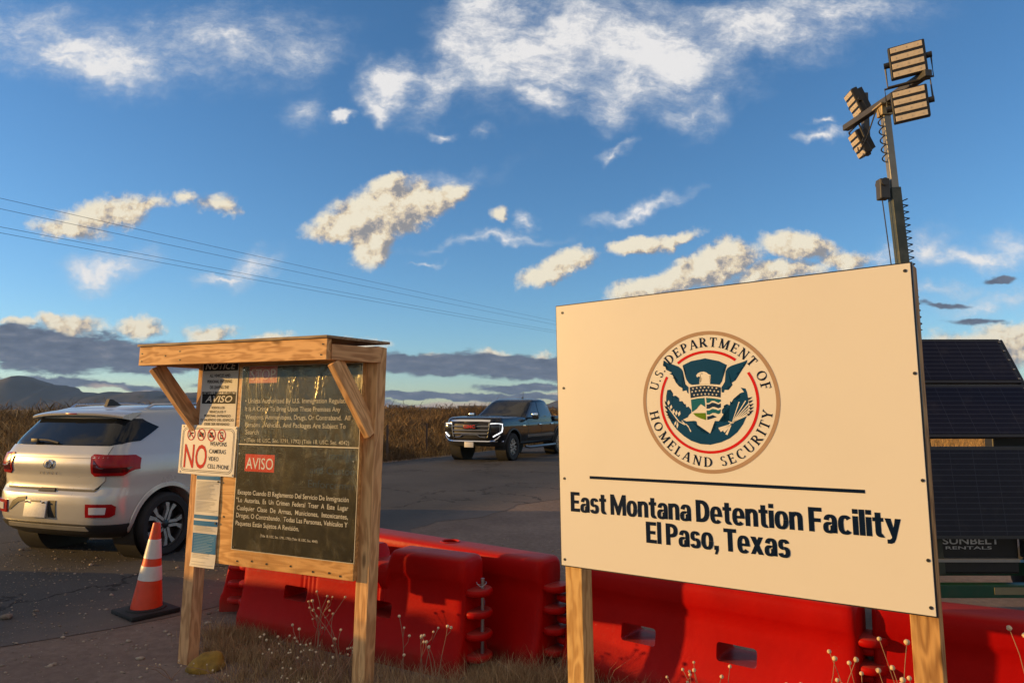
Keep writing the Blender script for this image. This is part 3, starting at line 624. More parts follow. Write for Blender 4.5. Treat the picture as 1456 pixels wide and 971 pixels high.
paper_bars('fine_print', [(-.092, -.092 + .184 * rng.uniform(.6, 1), -.198 + .0095 * k, -.1955 + .0095 * k) for k in range(12)], mat('pale_blue_ink', (.2, .33, .45), .6), .0030)
nails('pin', s3, [(.094, .247), (.094, -.012)], .006, BLACK, .010)

# big dark printed board behind a clear plastic sheet
DARK = mat('dark_print', (.026, .024, .018), .6, var=.35, vscale=5, dirt=((.115, .095, .05), .45, 5))
s4, cx, cz = plate('rules_board', .447, 1.399, .757, 1.905, .037, .004, DARK, 'large dark bilingual rules board with red STOP and AVISO labels under the wooden roof')
FOIL = mat('pale_edge', (.62, .57, .47), .5, var=.05)
bm = bmesh.new(); ring_bm(bm, [(-.476, -.574), (.476, -.574), (.476, .574), (-.476, .574)], [(-.472, -.570), (.472, -.570), (.472, .570), (-.472, .570)], -.0048); mesh_obj('edge_line', bm, FOIL, s4)
rects('divider', s4, [(-.472, .472, 1.405 - cz, 1.412 - cz)], FOIL, .0050)
rects('red_label', s4, [(.507 - cx, .742 - cx, 1.795 - cz, 1.902 - cz)], mat('faded_red', (.42, .05, .03), .5), .0046)
rects('red_label', s4, [(.519 - cx, .761 - cx, 1.242 - cz, 1.348 - cz)], mat('label_red', (.62, .045, .03), .5), .0046)
OFFW = mat('pale_print', (.72, .70, .62), .5, var=.08); OFFW2 = mat('faded_print', (.60, .55, .42), .5, var=.2, vscale=14)
put_text('lettering', [('STOP', .522 - cx, .728 - cx, 1.815 - cz, .070, .0, 0)], face(.0056), mat('faded_cream', (.62, .36, .25), .5), s4)
put_text('lettering', [('AVISO', .528 - cx, .752 - cx, 1.258 - cz, .072, .004, 0)], face(.0056), WHITEP, s4)
def lines(L, cap, z0, dz, x0, x1s, bold): return [(s, x0 - cx, x1 - cx, z0 - i * dz - cz, cap, bold, 0) for i, (s, x1) in enumerate(zip(L, x1s))]
T = [('\u2022 Unless Authorized By U.S. Immigration Regulations', .487 - cx, 1.345 - cx, 1.668 - cz, .030, .004, 0), ('It Is A Crime To Bring Upon These Premises Any', .490 - cx, 1.250 - cx, 1.618 - cz, .030, .004, 0),
     ('Weapons, Ammunitions, Drugs, Or Contraband.  All', .497 - cx, 1.325 - cx, 1.567 - cz, .030, .004, 0), ('Persons , Vehicles, And Packages Are Subject To', .500 - cx, 1.295 - cx, 1.518 - cz, .030, .004, 0),
     ('Search', .506 - cx, .618 - cx, 1.472 - cz, .030, .004, 0), ('\u2022 (Title 18, USC, Sec. 1791, 1792) (Title 18. USC. Sec. 4042)', .500 - cx, 1.325 - cx, 1.424 - cz, .025, .002, 0)]
put_text('lettering', T, face(.0056), OFFW2, s4)
T = [('Excepto Cuando El Reglamento Del Servicio De Inmigraci\u00f3n', .474 - cx, 1.341 - cx, 1.098 - cz, .029, .010, 0), ('\u201cLo  Autoriza,  Es  Un  Crimen  Federal  Traer  A  Este  Lugar', .466 - cx, 1.341 - cx, 1.050 - cz, .029, .010, 0),
     ('Cualquier  Clase  De  Armas,  Municiones,  Intoxicantes,', .474 - cx, 1.341 - cx, 1.001 - cz, .029, .010, 0), ('Drogas, O Contrabando.  Todas Las Personas, Veh\u00edculos Y', .473 - cx, 1.341 - cx, .956 - cz, .029, .010, 0),
     ('Paquetes Est\u00e1n Sujetos A Revisi\u00f3n.', .473 - cx, .985 - cx, .908 - cz, .029, .010, 0), ('(Title 18, USC, Sec. 1791, 1792) (Title 18, USC, Sec. 4042)', .682 - cx, 1.129 - cx, .852 - cz, .015, .004, 0)]
put_text('lettering', T, face(.0056), OFFW, s4)
put_text('lettering', [('Immigra', 1.165 - cx, 1.392 - cx, 1.338 - cz, .046, .0, 0), ('and Custom', 1.045 - cx, 1.392 - cx, 1.250 - cz, .046, 0, 0), ('Enforcemen', 1.035 - cx, 1.392 - cx, 1.168 - cz, .046, 0, 0)], face(.0056), mat('dim_blue_print', (.03, .05, .075), .5), s4)
nails('screw', s4, [(-.455, -.555), (.455, -.555), (-.455, .02), (.44, .0), (-.46, .55)], .005, CHROME, .005)
# wrinkled clear plastic sheet
PL = bpy.data.materials.new('clear_plastic'); PL.use_nodes = True; t = NT(PL.node_tree); t.n.clear()
o_ = t.new('ShaderNodeOutputMaterial'); tr = t.new('ShaderNodeBsdfTransparent'); gl = t.new('ShaderNodeBsdfGlossy'); gl.inputs['Roughness'].default_value = .16
gl.inputs['Color'].default_value = (.9, .86, .72, 1)
tr.inputs['Color'].default_value = (.98, .97, .94, 1)
lw = t.new('ShaderNodeLayerWeight'); lw.inputs[0].default_value = .5; frf = t.m('ADD', .045, t.m('MULTIPLY', t.m('POWER', lw.outputs['Facing'], 4.0), .8)); mx = t.new('ShaderNodeMixShader')
df = t.new('ShaderNodeBsdfDiffuse'); df.inputs[0].default_value = (.45, .40, .27, 1); mx2 = t.new('ShaderNodeMixShader')
tc = t.new('ShaderNodeTexCoord').outputs['Object']
hz = t.m('MULTIPLY', t.ss(t.noise(t.v('MULTIPLY', tc, (4, 1, 2.2)), 1.7, 6, .7, .8).outputs[0], .48, .78), .20)
bp = t.new('ShaderNodeBump'); bp.inputs['Strength'].default_value = .45; bp.inputs['Distance'].default_value = .02
t.l.new(t.noise(t.v('MULTIPLY', tc, (5, 1, 1.6)), 1.6, 5, .6, 1.0).outputs[0], bp.inputs['Height']); t.l.new(bp.outputs[0], gl.inputs['Normal'])
t.l.new(frf, mx.inputs[0]); t.l.new(tr.outputs[0], mx.inputs[1]); t.l.new(gl.outputs[0], mx.inputs[2])
t.l.new(hz, mx2.inputs[0]); t.l.new(mx.outputs[0], mx2.inputs[1]); t.l.new(df.outputs[0], mx2.inputs[2]); t.l.new(mx2.outputs[0], o_.inputs[0])
s5 = bpy.data.objects.new('plastic_sheet', None)
vs, fs = [], []; NX, NZ = 60, 76
for k in range(NZ + 1):
    for i in range(NX + 1):
        x = .437 + .975 * i / NX; z = .648 + 1.262 * k / NZ; e = i / NX
        d_ = .007 + .0035 * mn.noise(Vector((x * 3.1 + 4, z * 2.3, 1.7))) + .0018 * mn.noise(Vector((x * 9, z * 5 + x * 6, 4.2))) + (.004 * math.sin(z * 17) + .010) * max(0, (e - .93) / .07) ** 2
        vs.append((x + (.006 * math.sin(z * 11) if e > .97 else 0), -.046 - abs(d_), z))
for k in range(NZ):
    for i in range(NX): a = k * (NX + 1) + i; fs.append((a, a + 1, a + NX + 2, a + NX + 1))
s5 = raw_obj('plastic_sheet', vs, fs, PL, None, True); s5.matrix_world = KM
tag(s5, 'wrinkled clear plastic sheet covering the dark bilingual rules board', 'plastic sheet')

# ------------------------------------------------------------------ white department sign
sa = .923; sd = Vector((math.sin(sa), -math.cos(sa), 0)); sn = Vector((-math.cos(sa), -math.sin(sa), 0)); rl = -.016
sz_ = (Vector((0, 0, 1)) * math.cos(rl) + sd * math.sin(rl) + sn * .004).normalized(); sx_ = (sd * math.cos(rl) - Vector((0, 0, 1)) * math.sin(rl)).normalized(); sy_ = sz_.cross(sx_).normalized()
SO = Vector((.214, 3.379, 2.096)) - sz_ * 2.096
SM = basis(sx_, sy_, sz_, SO)
sign = empty('department_sign', SM, 'large white department sign with round eagle seal on two timber posts', 'sign')
SW, SH, ST = 1.513, 1.219, 2.096
timber('post', sign, (.055, .0585, -.3), (.055, .0585, ST - .01), .089, .089, wood('post_pine', (.60, .38, .15), (.40, .22, .075), seed=5.0), up=(0, 1, 0))
timber('post', sign, (SW - .0405, .0585, -.3), (SW - .0405, .0585, ST - .004), .089, .089, wood('post_pine_coarse', (.52, .30, .11), (.27, .135, .045), seed=9.0), up=(0, 1, 0))
bm = bmesh.new(); box(bm, (SW / 2, .007, ST - SH / 2), (SW + .006, .012, SH + .006)); mesh_obj('backing_board', bm, BLACK, sign)
bm = bmesh.new(); box(bm, (SW / 2, -.0015, ST - SH / 2), (SW - .004, .004, SH - .004), bevel=.001); mesh_obj('face_panel', bm, mat('sign_panel_white', (.66, .63, .565), .38, var=.02, vscale=3, dirt=((.54, .50, .42), .12, 3)), sign)
def sp(x, t_): return (x, ST - t_)           # measured from the panel's upper left corner
def rc_(x0, y0, x1, y1): return [(x0, y0), (x1, y0), (x1, y1), (x0, y1)]
def bow(cx_, cy_, rx, ry, a0, a1, wx, wy, n=12, pw=.82):
    f = lambda a, X, Y: (cx_ + X * math.copysign(abs(math.cos(a)) ** pw, math.cos(a)), cy_ + Y * math.copysign(abs(math.sin(a)) ** pw, math.sin(a))); o = []
    for k in range(n):
        a, b = R(a0 + (a1 - a0) * k / n), R(a0 + (a1 - a0) * (k + 1) / n); o.append([f(a, rx, ry), f(b, rx, ry), f(b, rx - wx, ry - wy), f(a, rx - wx, ry - wy)])
    return o
HV = {'E': (.55, [rc_(0, 0, .22, 1), rc_(.22, .83, .54, 1), rc_(.22, .42, .49, .58), rc_(.22, 0, .55, .17)]), 'F': (.53, [rc_(0, 0, .22, 1), rc_(.22, .83, .53, 1), rc_(.22, .40, .48, .56)]),
 'T': (.58, [rc_(0, .83, .58, 1), rc_(.18, 0, .40, .83)]), 'D': (.64, [rc_(0, 0, .22, 1)] + bow(.22, .5, .42, .5, 90, -90, .22, .17)), 'P': (.60, [rc_(0, 0, .22, 1)] + bow(.22, .68, .38, .32, 90, -90, .21, .16)),
 'M': (.86, [rc_(0, 0, .20, 1), rc_(.66, 0, .86, 1), [(.20, 1), (.20, .52), (.36, 0), (.50, 0), (.43, .42)], [(.66, 1), (.43, .42), (.50, 0), (.66, .52)]]),
 'a': (.54, [rc_(.34, 0, .54, .48)] + bow(.285, .47, .255, .285, 0, 172, .20, .14) + bow(.235, .215, .235, .235, 60, 395, .19, .12, 20)),
 's': (.50, bow(.25, .53, .235, .225, 12, 180, .19, .135) + bow(.25, .53, .235, .225, 180, 268, .19, .135, 6) + bow(.25, .215, .25, .235, 88, 0, .19, .135, 6) + bow(.25, .215, .25, .235, 0, -168, .19, .135)),
 't': (.40, [rc_(.09, .18, .30, .95), rc_(0, .60, .39, .755)] + bow(.32, .20, .23, .215, 180, 290, .21, .15, 8)), 'o': (.57, bow(.285, .37, .285, .39, 0, 360, .205, .14, 28)),
 'n': (.55, [rc_(0, 0, .21, .75), rc_(.34, 0, .55, .48)] + bow(.285, .48, .265, .285, 0, 155, .21, .16)), 'e': (.55, bow(.275, .37, .275, .39, 0, 318, .20, .14, 26) + [rc_(.12, .30, .548, .42)]),
 'i': (.21, [rc_(0, 0, .21, .75), rc_(0, .84, .21, 1.03)]), 'l': (.21, [rc_(0, 0, .21, 1.03)]), 'c': (.52, bow(.275, .37, .275, .39, 42, 318, .205, .14, 24)),
 'y': (.57, [[(0, .75), (.215, .75), (.355, .16), (.245, -.02)], [(.365, .75), (.57, .75), (.37, -.02), (.30, -.17), (.20, -.225), (.06, -.225), (.06, -.065), (.15, -.06), (.215, -.01), (.245, .08)]]),
 'x': (.57, [[(0, .75), (.23, .75), (.57, 0), (.34, 0)], [(.36, .75), (.56, .75), (.20, 0), (0, 0)]]), ',': (.22, [rc_(.0, 0, .21, .20), [(.07, .0), (.21, .0), (.13, -.19), (.01, -.19)]]), ' ': (.17, [])}
def heavy(s_, x0, x1, base, cap):
    bm = bmesh.new(); tot = sum(HV[c][0] + .032 for c in s_) - .032; k = (x1 - x0) / tot; x = x0
    for c in s_:
        for i, pg in enumerate(HV[c][1]): bm.faces.new([bm.verts.new((x + px * k, -.0046 - .00005 * i, base + pz * cap * 1.03)) for px, pz in pg])
        x += (HV[c][0] + .032) * k
    return mesh_obj('lettering', bm, NAVY, sign)
heavy('East Montana Detention Facility', .060, 1.424, ST - .968, .087); heavy('El Paso, Texas', .441, 1.042, ST - 1.074, .087)
bm = bmesh.new()
a0, a1 = Vector((.166, ST - .8085)), Vector((1.3155, ST - .8115)); pol(bm, [(a0.x, a0.y - .0065), (a1.x, a1.y - .0065), (a1.x, a1.y + .0065), (a0.x, a0.y + .0065)], -.0048); mesh_obj('rule_line', bm, NAVY, sign)
nails('screw', sign, [(.037, ST - .035), (.035, ST - .396), (.028, ST - .819), (.020, ST - 1.190), (1.493, ST - .028), (1.500, ST - .394), (1.500, ST - .764), (1.499, ST - 1.033), (1.497, ST - 1.19)], .0062, BLACK, .003)
# seal
SEAL = face(0); CX, CZ, RR = .742, ST - .476, .2935
def spoly(bm, pts, y):
    f = bm.faces.new([bm.verts.new((CX + x * RR, y, CZ + z * RR)) for x, z in pts]); return f
SEALP = {
 "blue_top": [(-0.353, 0.532), (-0.217, 0.587), (-0.009, 0.614), (0.19, 0.564), (0.301, 0.502), (0.259, 0.469), (0.23, 0.419), (0.24, 0.338), (0.218, 0.278), (0.185, 0.233), (-0.02, 0.254), (-0.221, 0.245), (-0.264, 0.265), (-0.3, 0.319), (-0.315, 0.362), (-0.303, 0.435), (-0.321, 0.499)] ,
 "head": [(-0.149, 0.38), (-0.127, 0.405), (-0.088, 0.422), (-0.039, 0.427), (0.003, 0.412), (0.029, 0.388), (0.065, 0.374), (0.038, 0.362), (0.043, 0.305), (0.049, 0.246), (-0.112, 0.252), (-0.078, 0.289), (-0.065, 0.33), (-0.08, 0.351), (-0.118, 0.361), (-0.14, 0.349)] ,
 "eye": [(-0.083, 0.401), (-0.067, 0.406), (-0.048, 0.4), (-0.064, 0.394)] ,
 "wing_l": [(-0.645, 0.623), (-0.589, 0.582), (-0.498, 0.552), (-0.42, 0.52), (-0.377, 0.486), (-0.353, 0.447), (-0.36, 0.364), (-0.351, 0.311), (-0.32, 0.257), (-0.277, 0.214), (-0.281, 0.12), (-0.297, 0.139), (-0.307, 0.173), (-0.368, 0.159), (-0.353, 0.197), (-0.416, 0.229), (-0.387, 0.249), (-0.469, 0.292), (-0.429, 0.308), (-0.512, 0.359), (-0.466, 0.37), (-0.561, 0.423), (-0.517, 0.432), (-0.61, 0.481), (-0.567, 0.492), (-0.659, 0.543), (-0.613, 0.556)] ,
 "wing_r": [(0.588, 0.557), (0.548, 0.539), (0.456, 0.514), (0.363, 0.489), (0.31, 0.461), (0.28, 0.417), (0.278, 0.336), (0.265, 0.276), (0.226, 0.217), (0.21, 0.197), (0.209, 0.126), (0.24, 0.123), (0.249, 0.16), (0.306, 0.155), (0.289, 0.194), (0.365, 0.222), (0.341, 0.245), (0.412, 0.285), (0.383, 0.309), (0.448, 0.349), (0.419, 0.378), (0.491, 0.412), (0.467, 0.436), (0.544, 0.469), (0.523, 0.493), (0.582, 0.527)] ,
 "chief": [(-0.257, 0.213), (-0.145, 0.226), (-0.021, 0.23), (0.09, 0.217), (0.199, 0.197), (0.19, 0.056), (0.083, 0.073), (-0.028, 0.082), (-0.141, 0.074), (-0.249, 0.056)] ,
 "teal_l": [(-0.246, 0.034), (-0.153, 0.049), (-0.045, 0.056), (-0.038, -0.074), (-0.102, -0.03), (-0.136, -0.06), (-0.17, -0.1), (-0.237, -0.141)] ,
 "green": [(-0.222, -0.157), (-0.035, -0.157), (-0.035, -0.257), (-0.122, -0.23), (-0.185, -0.199)] ,
 "teal_r1": [(-0.021, 0.056), (0.087, 0.046), (0.191, 0.027), (0.19, -0.0), (0.153, -0.02), (0.101, 0.007), (0.06, 0.013), (0.016, -0.017), (-0.016, -0.018)] ,
 "navy_r1": [(-0.017, -0.036), (0.02, -0.037), (0.064, -0.013), (0.105, -0.021), (0.152, -0.042), (0.189, -0.027), (0.186, -0.081), (0.149, -0.095), (0.103, -0.076), (0.066, -0.072), (0.018, -0.096), (-0.02, -0.098)] ,
 "teal_r2": [(-0.021, -0.123), (0.016, -0.124), (0.065, -0.099), (0.107, -0.108), (0.148, -0.123), (0.185, -0.111), (0.175, -0.161), (0.146, -0.176), (0.099, -0.158), (0.062, -0.158), (0.014, -0.183), (-0.02, -0.179)] ,
 "navy_r2": [(-0.016, -0.206), (0.04, -0.196), (0.066, -0.186), (0.123, -0.215), (-0.016, -0.255)] ,
 "lower": [(-0.604, 0.184), (-0.555, 0.189), (-0.569, 0.155), (-0.518, 0.132), (-0.528, 0.095), (-0.477, 0.099), (-0.479, 0.057), (-0.428, 0.061), (-0.424, 0.014), (-0.38, 0.018), (-0.37, -0.029), (-0.331, -0.025), (-0.322, -0.072), (-0.289, -0.062), (-0.274, -0.104), (-0.252, -0.109), (-0.249, -0.151), (-0.288, -0.183), (-0.304, -0.213), (-0.385, -0.249), (-0.331, -0.273), (-0.248, -0.268), (-0.244, -0.284), (-0.199, -0.266), (-0.178, -0.276), (-0.169, -0.328), (-0.154, -0.338), (-0.155, -0.379), (-0.123, -0.379), (-0.119, -0.415), (-0.087, -0.415), (-0.078, -0.44), (-0.056, -0.435), (-0.025, -0.46), (0.002, -0.435), (0.018, -0.445), (0.04, -0.414), (0.061, -0.419), (0.073, -0.379), (0.1, -0.374), (0.096, -0.338), (0.123, -0.328), (0.109, -0.298), (0.094, -0.268), (0.151, -0.273), (0.234, -0.291), (0.255, -0.279), (0.296, -0.271), (0.225, -0.243), (0.251, -0.239), (0.222, -0.203), (0.243, -0.198), (0.2, -0.16), (0.202, -0.116), (0.234, -0.112), (0.229, -0.061), (0.269, -0.087), (0.276, -0.037), (0.316, -0.058), (0.324, -0.003), (0.369, -0.029), (0.372, 0.031), (0.421, 0.01), (0.424, 0.064), (0.469, 0.053), (0.471, 0.108), (0.522, 0.121), (0.48, 0.183), (0.544, 0.167), (0.562, 0.115), (0.573, 0.036), (0.571, -0.064), (0.541, -0.211), (0.486, -0.319), (0.4, -0.428), (0.295, -0.508), (0.169, -0.564), (0.011, -0.601), (-0.127, -0.593), (-0.266, -0.549), (-0.373, -0.483), (-0.48, -0.39), (-0.555, -0.295), (-0.613, -0.179), (-0.63, -0.031), (-0.625, 0.097)] ,}
LEAF = [(-0.596, -0.042, -0.585, 0.037), (-0.564, -0.1, -0.545, -0.032), (-0.522, -0.169, -0.513, -0.091), (-0.483, -0.191, -0.469, -0.112), (-0.445, -0.202, -0.419, -0.124), (-0.608, -0.057, -0.651, 0.028), (-0.594, -0.116, -0.659, -0.041), (-0.579, -0.169, -0.651, -0.115), (-0.552, -0.201, -0.636, -0.173), (-0.519, -0.233, -0.62, -0.211), (-0.491, -0.243, -0.571, -0.264), (-0.481, -0.264, -0.512, -0.337), (-0.459, -0.275, -0.474, -0.379)]
LINE = [(0.341, -0.289, 0.451, -0.012), (0.341, -0.289, 0.541, 0.001), (0.341, -0.289, 0.584, -0.034), (0.341, -0.289, 0.597, -0.074), (0.341, -0.289, 0.6, -0.114), (0.341, -0.289, 0.593, -0.153), (0.341, -0.289, 0.562, -0.192), (0.319, -0.329, 0.251, -0.459), (0.309, -0.324, 0.147, -0.379), (0.309, -0.329, 0.166, -0.409), (0.308, -0.334, 0.217, -0.419), (-0.603, -0.063, -0.442, -0.275), (-0.442, -0.275, -0.355, -0.317), (-0.338, -0.307, -0.296, -0.353), (-0.296, -0.353, -0.266, -0.42), (-0.397, -0.26, -0.344, -0.322), (0.285, -0.279, 0.356, -0.299), (0.294, -0.319, 0.367, -0.279)]
STAR = [(-0.207, 0.19), (-0.15, 0.199), (-0.092, 0.202), (-0.035, 0.203), (0.023, 0.2), (0.078, 0.194), (0.137, 0.186), (-0.222, 0.146), (-0.167, 0.154), (-0.111, 0.159), (-0.058, 0.162), (-0.006, 0.16), (0.049, 0.156), (0.105, 0.148), (0.16, 0.139), (-0.194, 0.099), (-0.14, 0.104), (-0.084, 0.109), (-0.03, 0.109), (0.024, 0.107), (0.078, 0.101), (0.134, 0.094)]
def seal_part(name, keys, m_, y):
    bm = bmesh.new()
    for k in keys: spoly(bm, SEALP[k], y)
    bmesh.ops.triangulate(bm, faces=bm.faces[:]); return mesh_obj(name, bm, m_, sign)
PANELW = MATS['sign_panel_white']
bm = bmesh.new(); C_ = lambda r_, a0=0, a1=360, n=96: [(CX + r_ * RR * math.cos(R(a0 + (a1 - a0) * k / n)), CZ + r_ * RR * math.sin(R(a0 + (a1 - a0) * k / n))) for k in range(n + (0 if a1 - a0 == 360 else 1))]
ring_bm(bm, C_(1.0), C_(.948), -.0046); mesh_obj('seal_rim', bm, mat('tan_ink', (.36, .245, .165), .5, var=.05), sign)
for a0, a1 in ((53, 127), (-212, 33)):
    bm = bmesh.new(); A, B = C_(.725, a0, a1, 80), C_(.687, a0, a1, 80)
    va, vb = [bm.verts.new((p[0], -.0046, p[1])) for p in A], [bm.verts.new((p[0], -.0046, p[1])) for p in B]
    for i in range(80): bm.faces.new((va[i], va[i + 1], vb[i + 1], vb[i]))
    mesh_obj('seal_red_ring', bm, mat('seal_red', (.53, .012, .014), .5, var=.05), sign)
SBLUE = mat('seal_blue', (.001, .048, .125), .5, var=.06)
seal_part('eagle_wing', ['wing_l'], SBLUE, -.0046); seal_part('eagle_wing', ['wing_r'], SBLUE, -.0046)
seal_part('seal_field', ['blue_top', 'lower'], SBLUE, -.0046)
seal_part('eagle_head', ['head'], PANELW, -.0052); 
seal_part('shield', ['chief', 'navy_r1', 'navy_r2'], mat('shield_navy', (.008, .03, .075), .5), -.0046)
seal_part('shield', ['teal_l', 'teal_r1', 'teal_r2'], mat('seal_teal', (.008, .115, .155), .5), -.0046)
seal_part('shield', ['green'], mat('seal_green', (.10, .19, .012), .5), -.0046)
bm = bmesh.new(); spoly(bm, SEALP['eye'], -.0058); mesh_obj('eagle_eye', bm, SBLUE, sign)
bm = bmesh.new()
for x, z in STAR: spoly(bm, [(x + (.017 if k % 2 == 0 else .007) * math.sin(k * math.pi / 5), z + (.017 if k % 2 == 0 else .007) * math.cos(k * math.pi / 5)) for k in range(10)], -.0052)
mesh_obj('shield_stars', bm, PANELW, sign)
bm = bmesh.new(); bl = bmesh.new()
for i, (ax, az, bx, bz) in enumerate(LEAF):
    A, B = Vector((ax, az)), Vector((bx, bz)); n_2 = Vector((-(B - A).y, (B - A).x)).normalized() * (.020 if i < 5 else .015); mid = A.lerp(B, .5)
    spoly(bm if i < 5 or i > 10 else bl, [tuple(A), tuple(mid - n_2), tuple(B), tuple(mid + n_2)], -.0052)
for i, (ax, az, bx, bz) in enumerate(LINE):
    A, B = Vector((ax, az)), Vector((bx, bz)); wd = .016 if 7 <= i <= 10 else .0075 if i < 7 else .009; n_2 = Vector((-(B - A).y, (B - A).x)).normalized() * wd
    spoly(bm, [tuple(A - n_2 * .5), tuple(B - n_2), tuple(B + n_2), tuple(A + n_2 * .5)], -.0054)
for x, z in ((.612, .03), (.622, -.012), (.628, -.06), (.628, -.105), (.622, -.15), (.592, -.185)): spoly(bl, [(x + .02, z + .022), (x - .045, z + .006), (x - .03, z - .022)], -.0056)
mesh_obj('seal_branch_and_arrows', bm, PANELW, sign); mesh_obj('seal_branch_and_arrows', bl, NAVY, sign)
# serif letters of the seal, drawn as strokes: thick and thin bars with foot serifs, cap height 1
TH, TN, SF = .19, .085, .06
def st_(x0, y0, x1, y1, w0): 
    d = Vector((x1 - x0, y1 - y0)); n_2 = Vector((-d.y, d.x)).normalized() * w0 / 2
    return [(x0 + n_2.x, y0 + n_2.y), (x0 - n_2.x, y0 - n_2.y), (x1 - n_2.x, y1 - n_2.y), (x1 + n_2.x, y1 + n_2.y)]
def sf(x, y, hw=.17): return [(x - hw, y - .03), (x + hw, y - .03), (x + hw, y + .03), (x - hw, y + .03)]
def arc(cx_, cy_, rx, ry, a0, a1, wmax, wmin, n=14):
    o = []
    for k in range(n):
        q = []
        for kk in (k, k + 1):
            a = R(a0 + (a1 - a0) * kk / n); wd = wmin + (wmax - wmin) * abs(math.cos(a)) ** 1.5
            q.append(((cx_ + (rx - wd / 2) * math.cos(a), cy_ + (ry - wd * .35) * math.sin(a)), (cx_ + (rx + wd / 2) * math.cos(a), cy_ + (ry + wd * .35) * math.sin(a))))
        o.append([q[0][0], q[0][1], q[1][1], q[1][0]])
    return o
G = {
 'U': (.86, [st_(.15, 1, .15, .33, TH), st_(.71, 1, .71, .33, TN), sf(.15, .97), sf(.71, .97, .13)] + arc(.43, .33, .28, .28, 180, 360, TH * .8, TN)),
 'S': (.62, arc(.31, .75, .19, .21, 20, 270, TH * .7, TN) + arc(.31, .27, .21, .24, 90, -160, TH * .7, TN)),
 '.': (.26, [[(.05, 0), (.2, 0), (.2, .14), (.05, .14)]]),
 'D': (.92, [st_(.17, 0, .17, 1, TH), sf(.17, .03), sf(.17, .97)] + arc(.32, .5, .46, .46, 90, -90, TH, TN) + [st_(.17, .96, .34, .96, .08), st_(.17, .04, .34, .04, .08)]),
 'E': (.74, [st_(.17, 0, .17, 1, TH), sf(.17, .03), sf(.17, .97), st_(.17, .96, .64, .96, .08), st_(.17, .04, .67, .04, .08), st_(.2, .52, .52, .52, .07), st_(.62, 1, .62, .78, .06), st_(.66, 0, .66, .24, .06), st_(.52, .42, .52, .62, .05)]),
 'P': (.72, [st_(.17, 0, .17, 1, TH), sf(.17, .03, .2), sf(.17, .97)] + arc(.30, .73, .29, .24, 90, -90, TH * .9, TN) + [st_(.17, .97, .32, .97, .07), st_(.17, .48, .32, .48, .07)]),
 'A': (.88, [st_(.12, .03, .44, 1, TN), st_(.46, .98, .76, .03, TH), sf(.12, .03, .14), sf(.76, .03, .17), st_(.22, .34, .66, .34, .07)]),
 'R': (.86, [st_(.17, 0, .17, 1, TH), sf(.17, .03), sf(.17, .97)] + arc(.30, .73, .29, .24, 90, -90, TH * .9, TN) + [st_(.17, .97, .32, .97, .07), st_(.17, .48, .32, .48, .07), st_(.36, .5, .74, .03, TH), sf(.76, .03, .12)]),
 'T': (.78, [st_(.39, 0, .39, 1, TH), sf(.39, .03), st_(.05, .96, .73, .96, .08), st_(.07, 1, .07, .74, .06), st_(.71, 1, .71, .74, .06)]),
 'M': (1.10, [st_(.17, 0, .17, 1, TN), st_(.19, .99, .54, .04, TH), st_(.54, .04, .88, .99, TN), st_(.92, 0, .92, 1, TH), sf(.17, .03, .14), sf(.92, .03), sf(.14, .97, .11), sf(.95, .97, .11)]),
 'N': (.94, [st_(.17, 0, .17, 1, TN), st_(.17, .98, .77, .02, TH), st_(.77, 0, .77, 1, TN), sf(.17, .03, .14), sf(.12, .97, .12), sf(.77, .97, .14)]),
 'O': (.98, arc(.49, .5, .38, .46, 0, 360, TH, TN, 28)),
 'F': (.68, [st_(.17, 0, .17, 1, TH), sf(.17, .03, .2), sf(.17, .97), st_(.17, .96, .62, .96, .08), st_(.2, .52, .5, .52, .07), st_(.6, 1, .6, .76, .06), st_(.5, .42, .5, .62, .05)]),
 'H': (.96, [st_(.17, 0, .17, 1, TH), st_(.77, 0, .77, 1, TH), sf(.17, .03), sf(.17, .97), sf(.77, .03), sf(.77, .97), st_(.17, .51, .77, .51, .07)]),
 'L': (.70, [st_(.17, 0, .17, 1, TH), sf(.17, .03), sf(.17, .97), st_(.17, .04, .62, .04, .08), st_(.61, 0, .61, .26, .06)]),
 'C': (.86, arc(.47, .5, .36, .46, 48, 312, TH, TN, 24) + [st_(.70, .98, .70, .72, .06)]),
 'I': (.40, [st_(.19, 0, .19, 1, TH), sf(.19, .03), sf(.19, .97)]),
 'Y': (.82, [st_(.40, 0, .40, .48, TH), st_(.10, .98, .41, .46, TH), st_(.40, .46, .72, .98, TN), sf(.40, .03), sf(.12, .97, .15), sf(.71, .97, .13)]), ' ': (.42, [])}
def arc_text(bm, s, a0, a1, r_, cap, inside, y):
    wt = [G[c][0] + .10 for c in s]; tot = sum(wt); pos = 0
    for c, wd in zip(s, wt):
        a = a0 + (a1 - a0) * (pos + wd / 2) / tot; pos += wd; ar = R(a)
        er = Vector((math.cos(ar), math.sin(ar))); et = Vector((math.sin(ar), -math.cos(ar)))
        if inside: er2, et2 = -er, -et
        else: er2, et2 = er, et
        sc_ = min(cap * 1.02, abs(R(a1 - a0)) * r_ / tot)
        for i, pg in enumerate(G[c][1]):
            q = [er * r_ + et2 * ((px - G[c][0] / 2) * sc_) + er2 * ((pz - .5) * cap) for px, pz in pg]
            bm.faces.new([bm.verts.new((CX + v.x * RR, y - .00006 * i, CZ + v.y * RR)) for v in q])
bm = bmesh.new()
arc_text(bm, 'U.S. DEPARTMENT OF', 168, 9, .842, .135, False, -.0046)
arc_text(bm, 'HOMELAND SECURITY', 187, 352, .842, .135, True, -.0046)
mesh_obj('seal_lettering', bm, NAVY, sign)

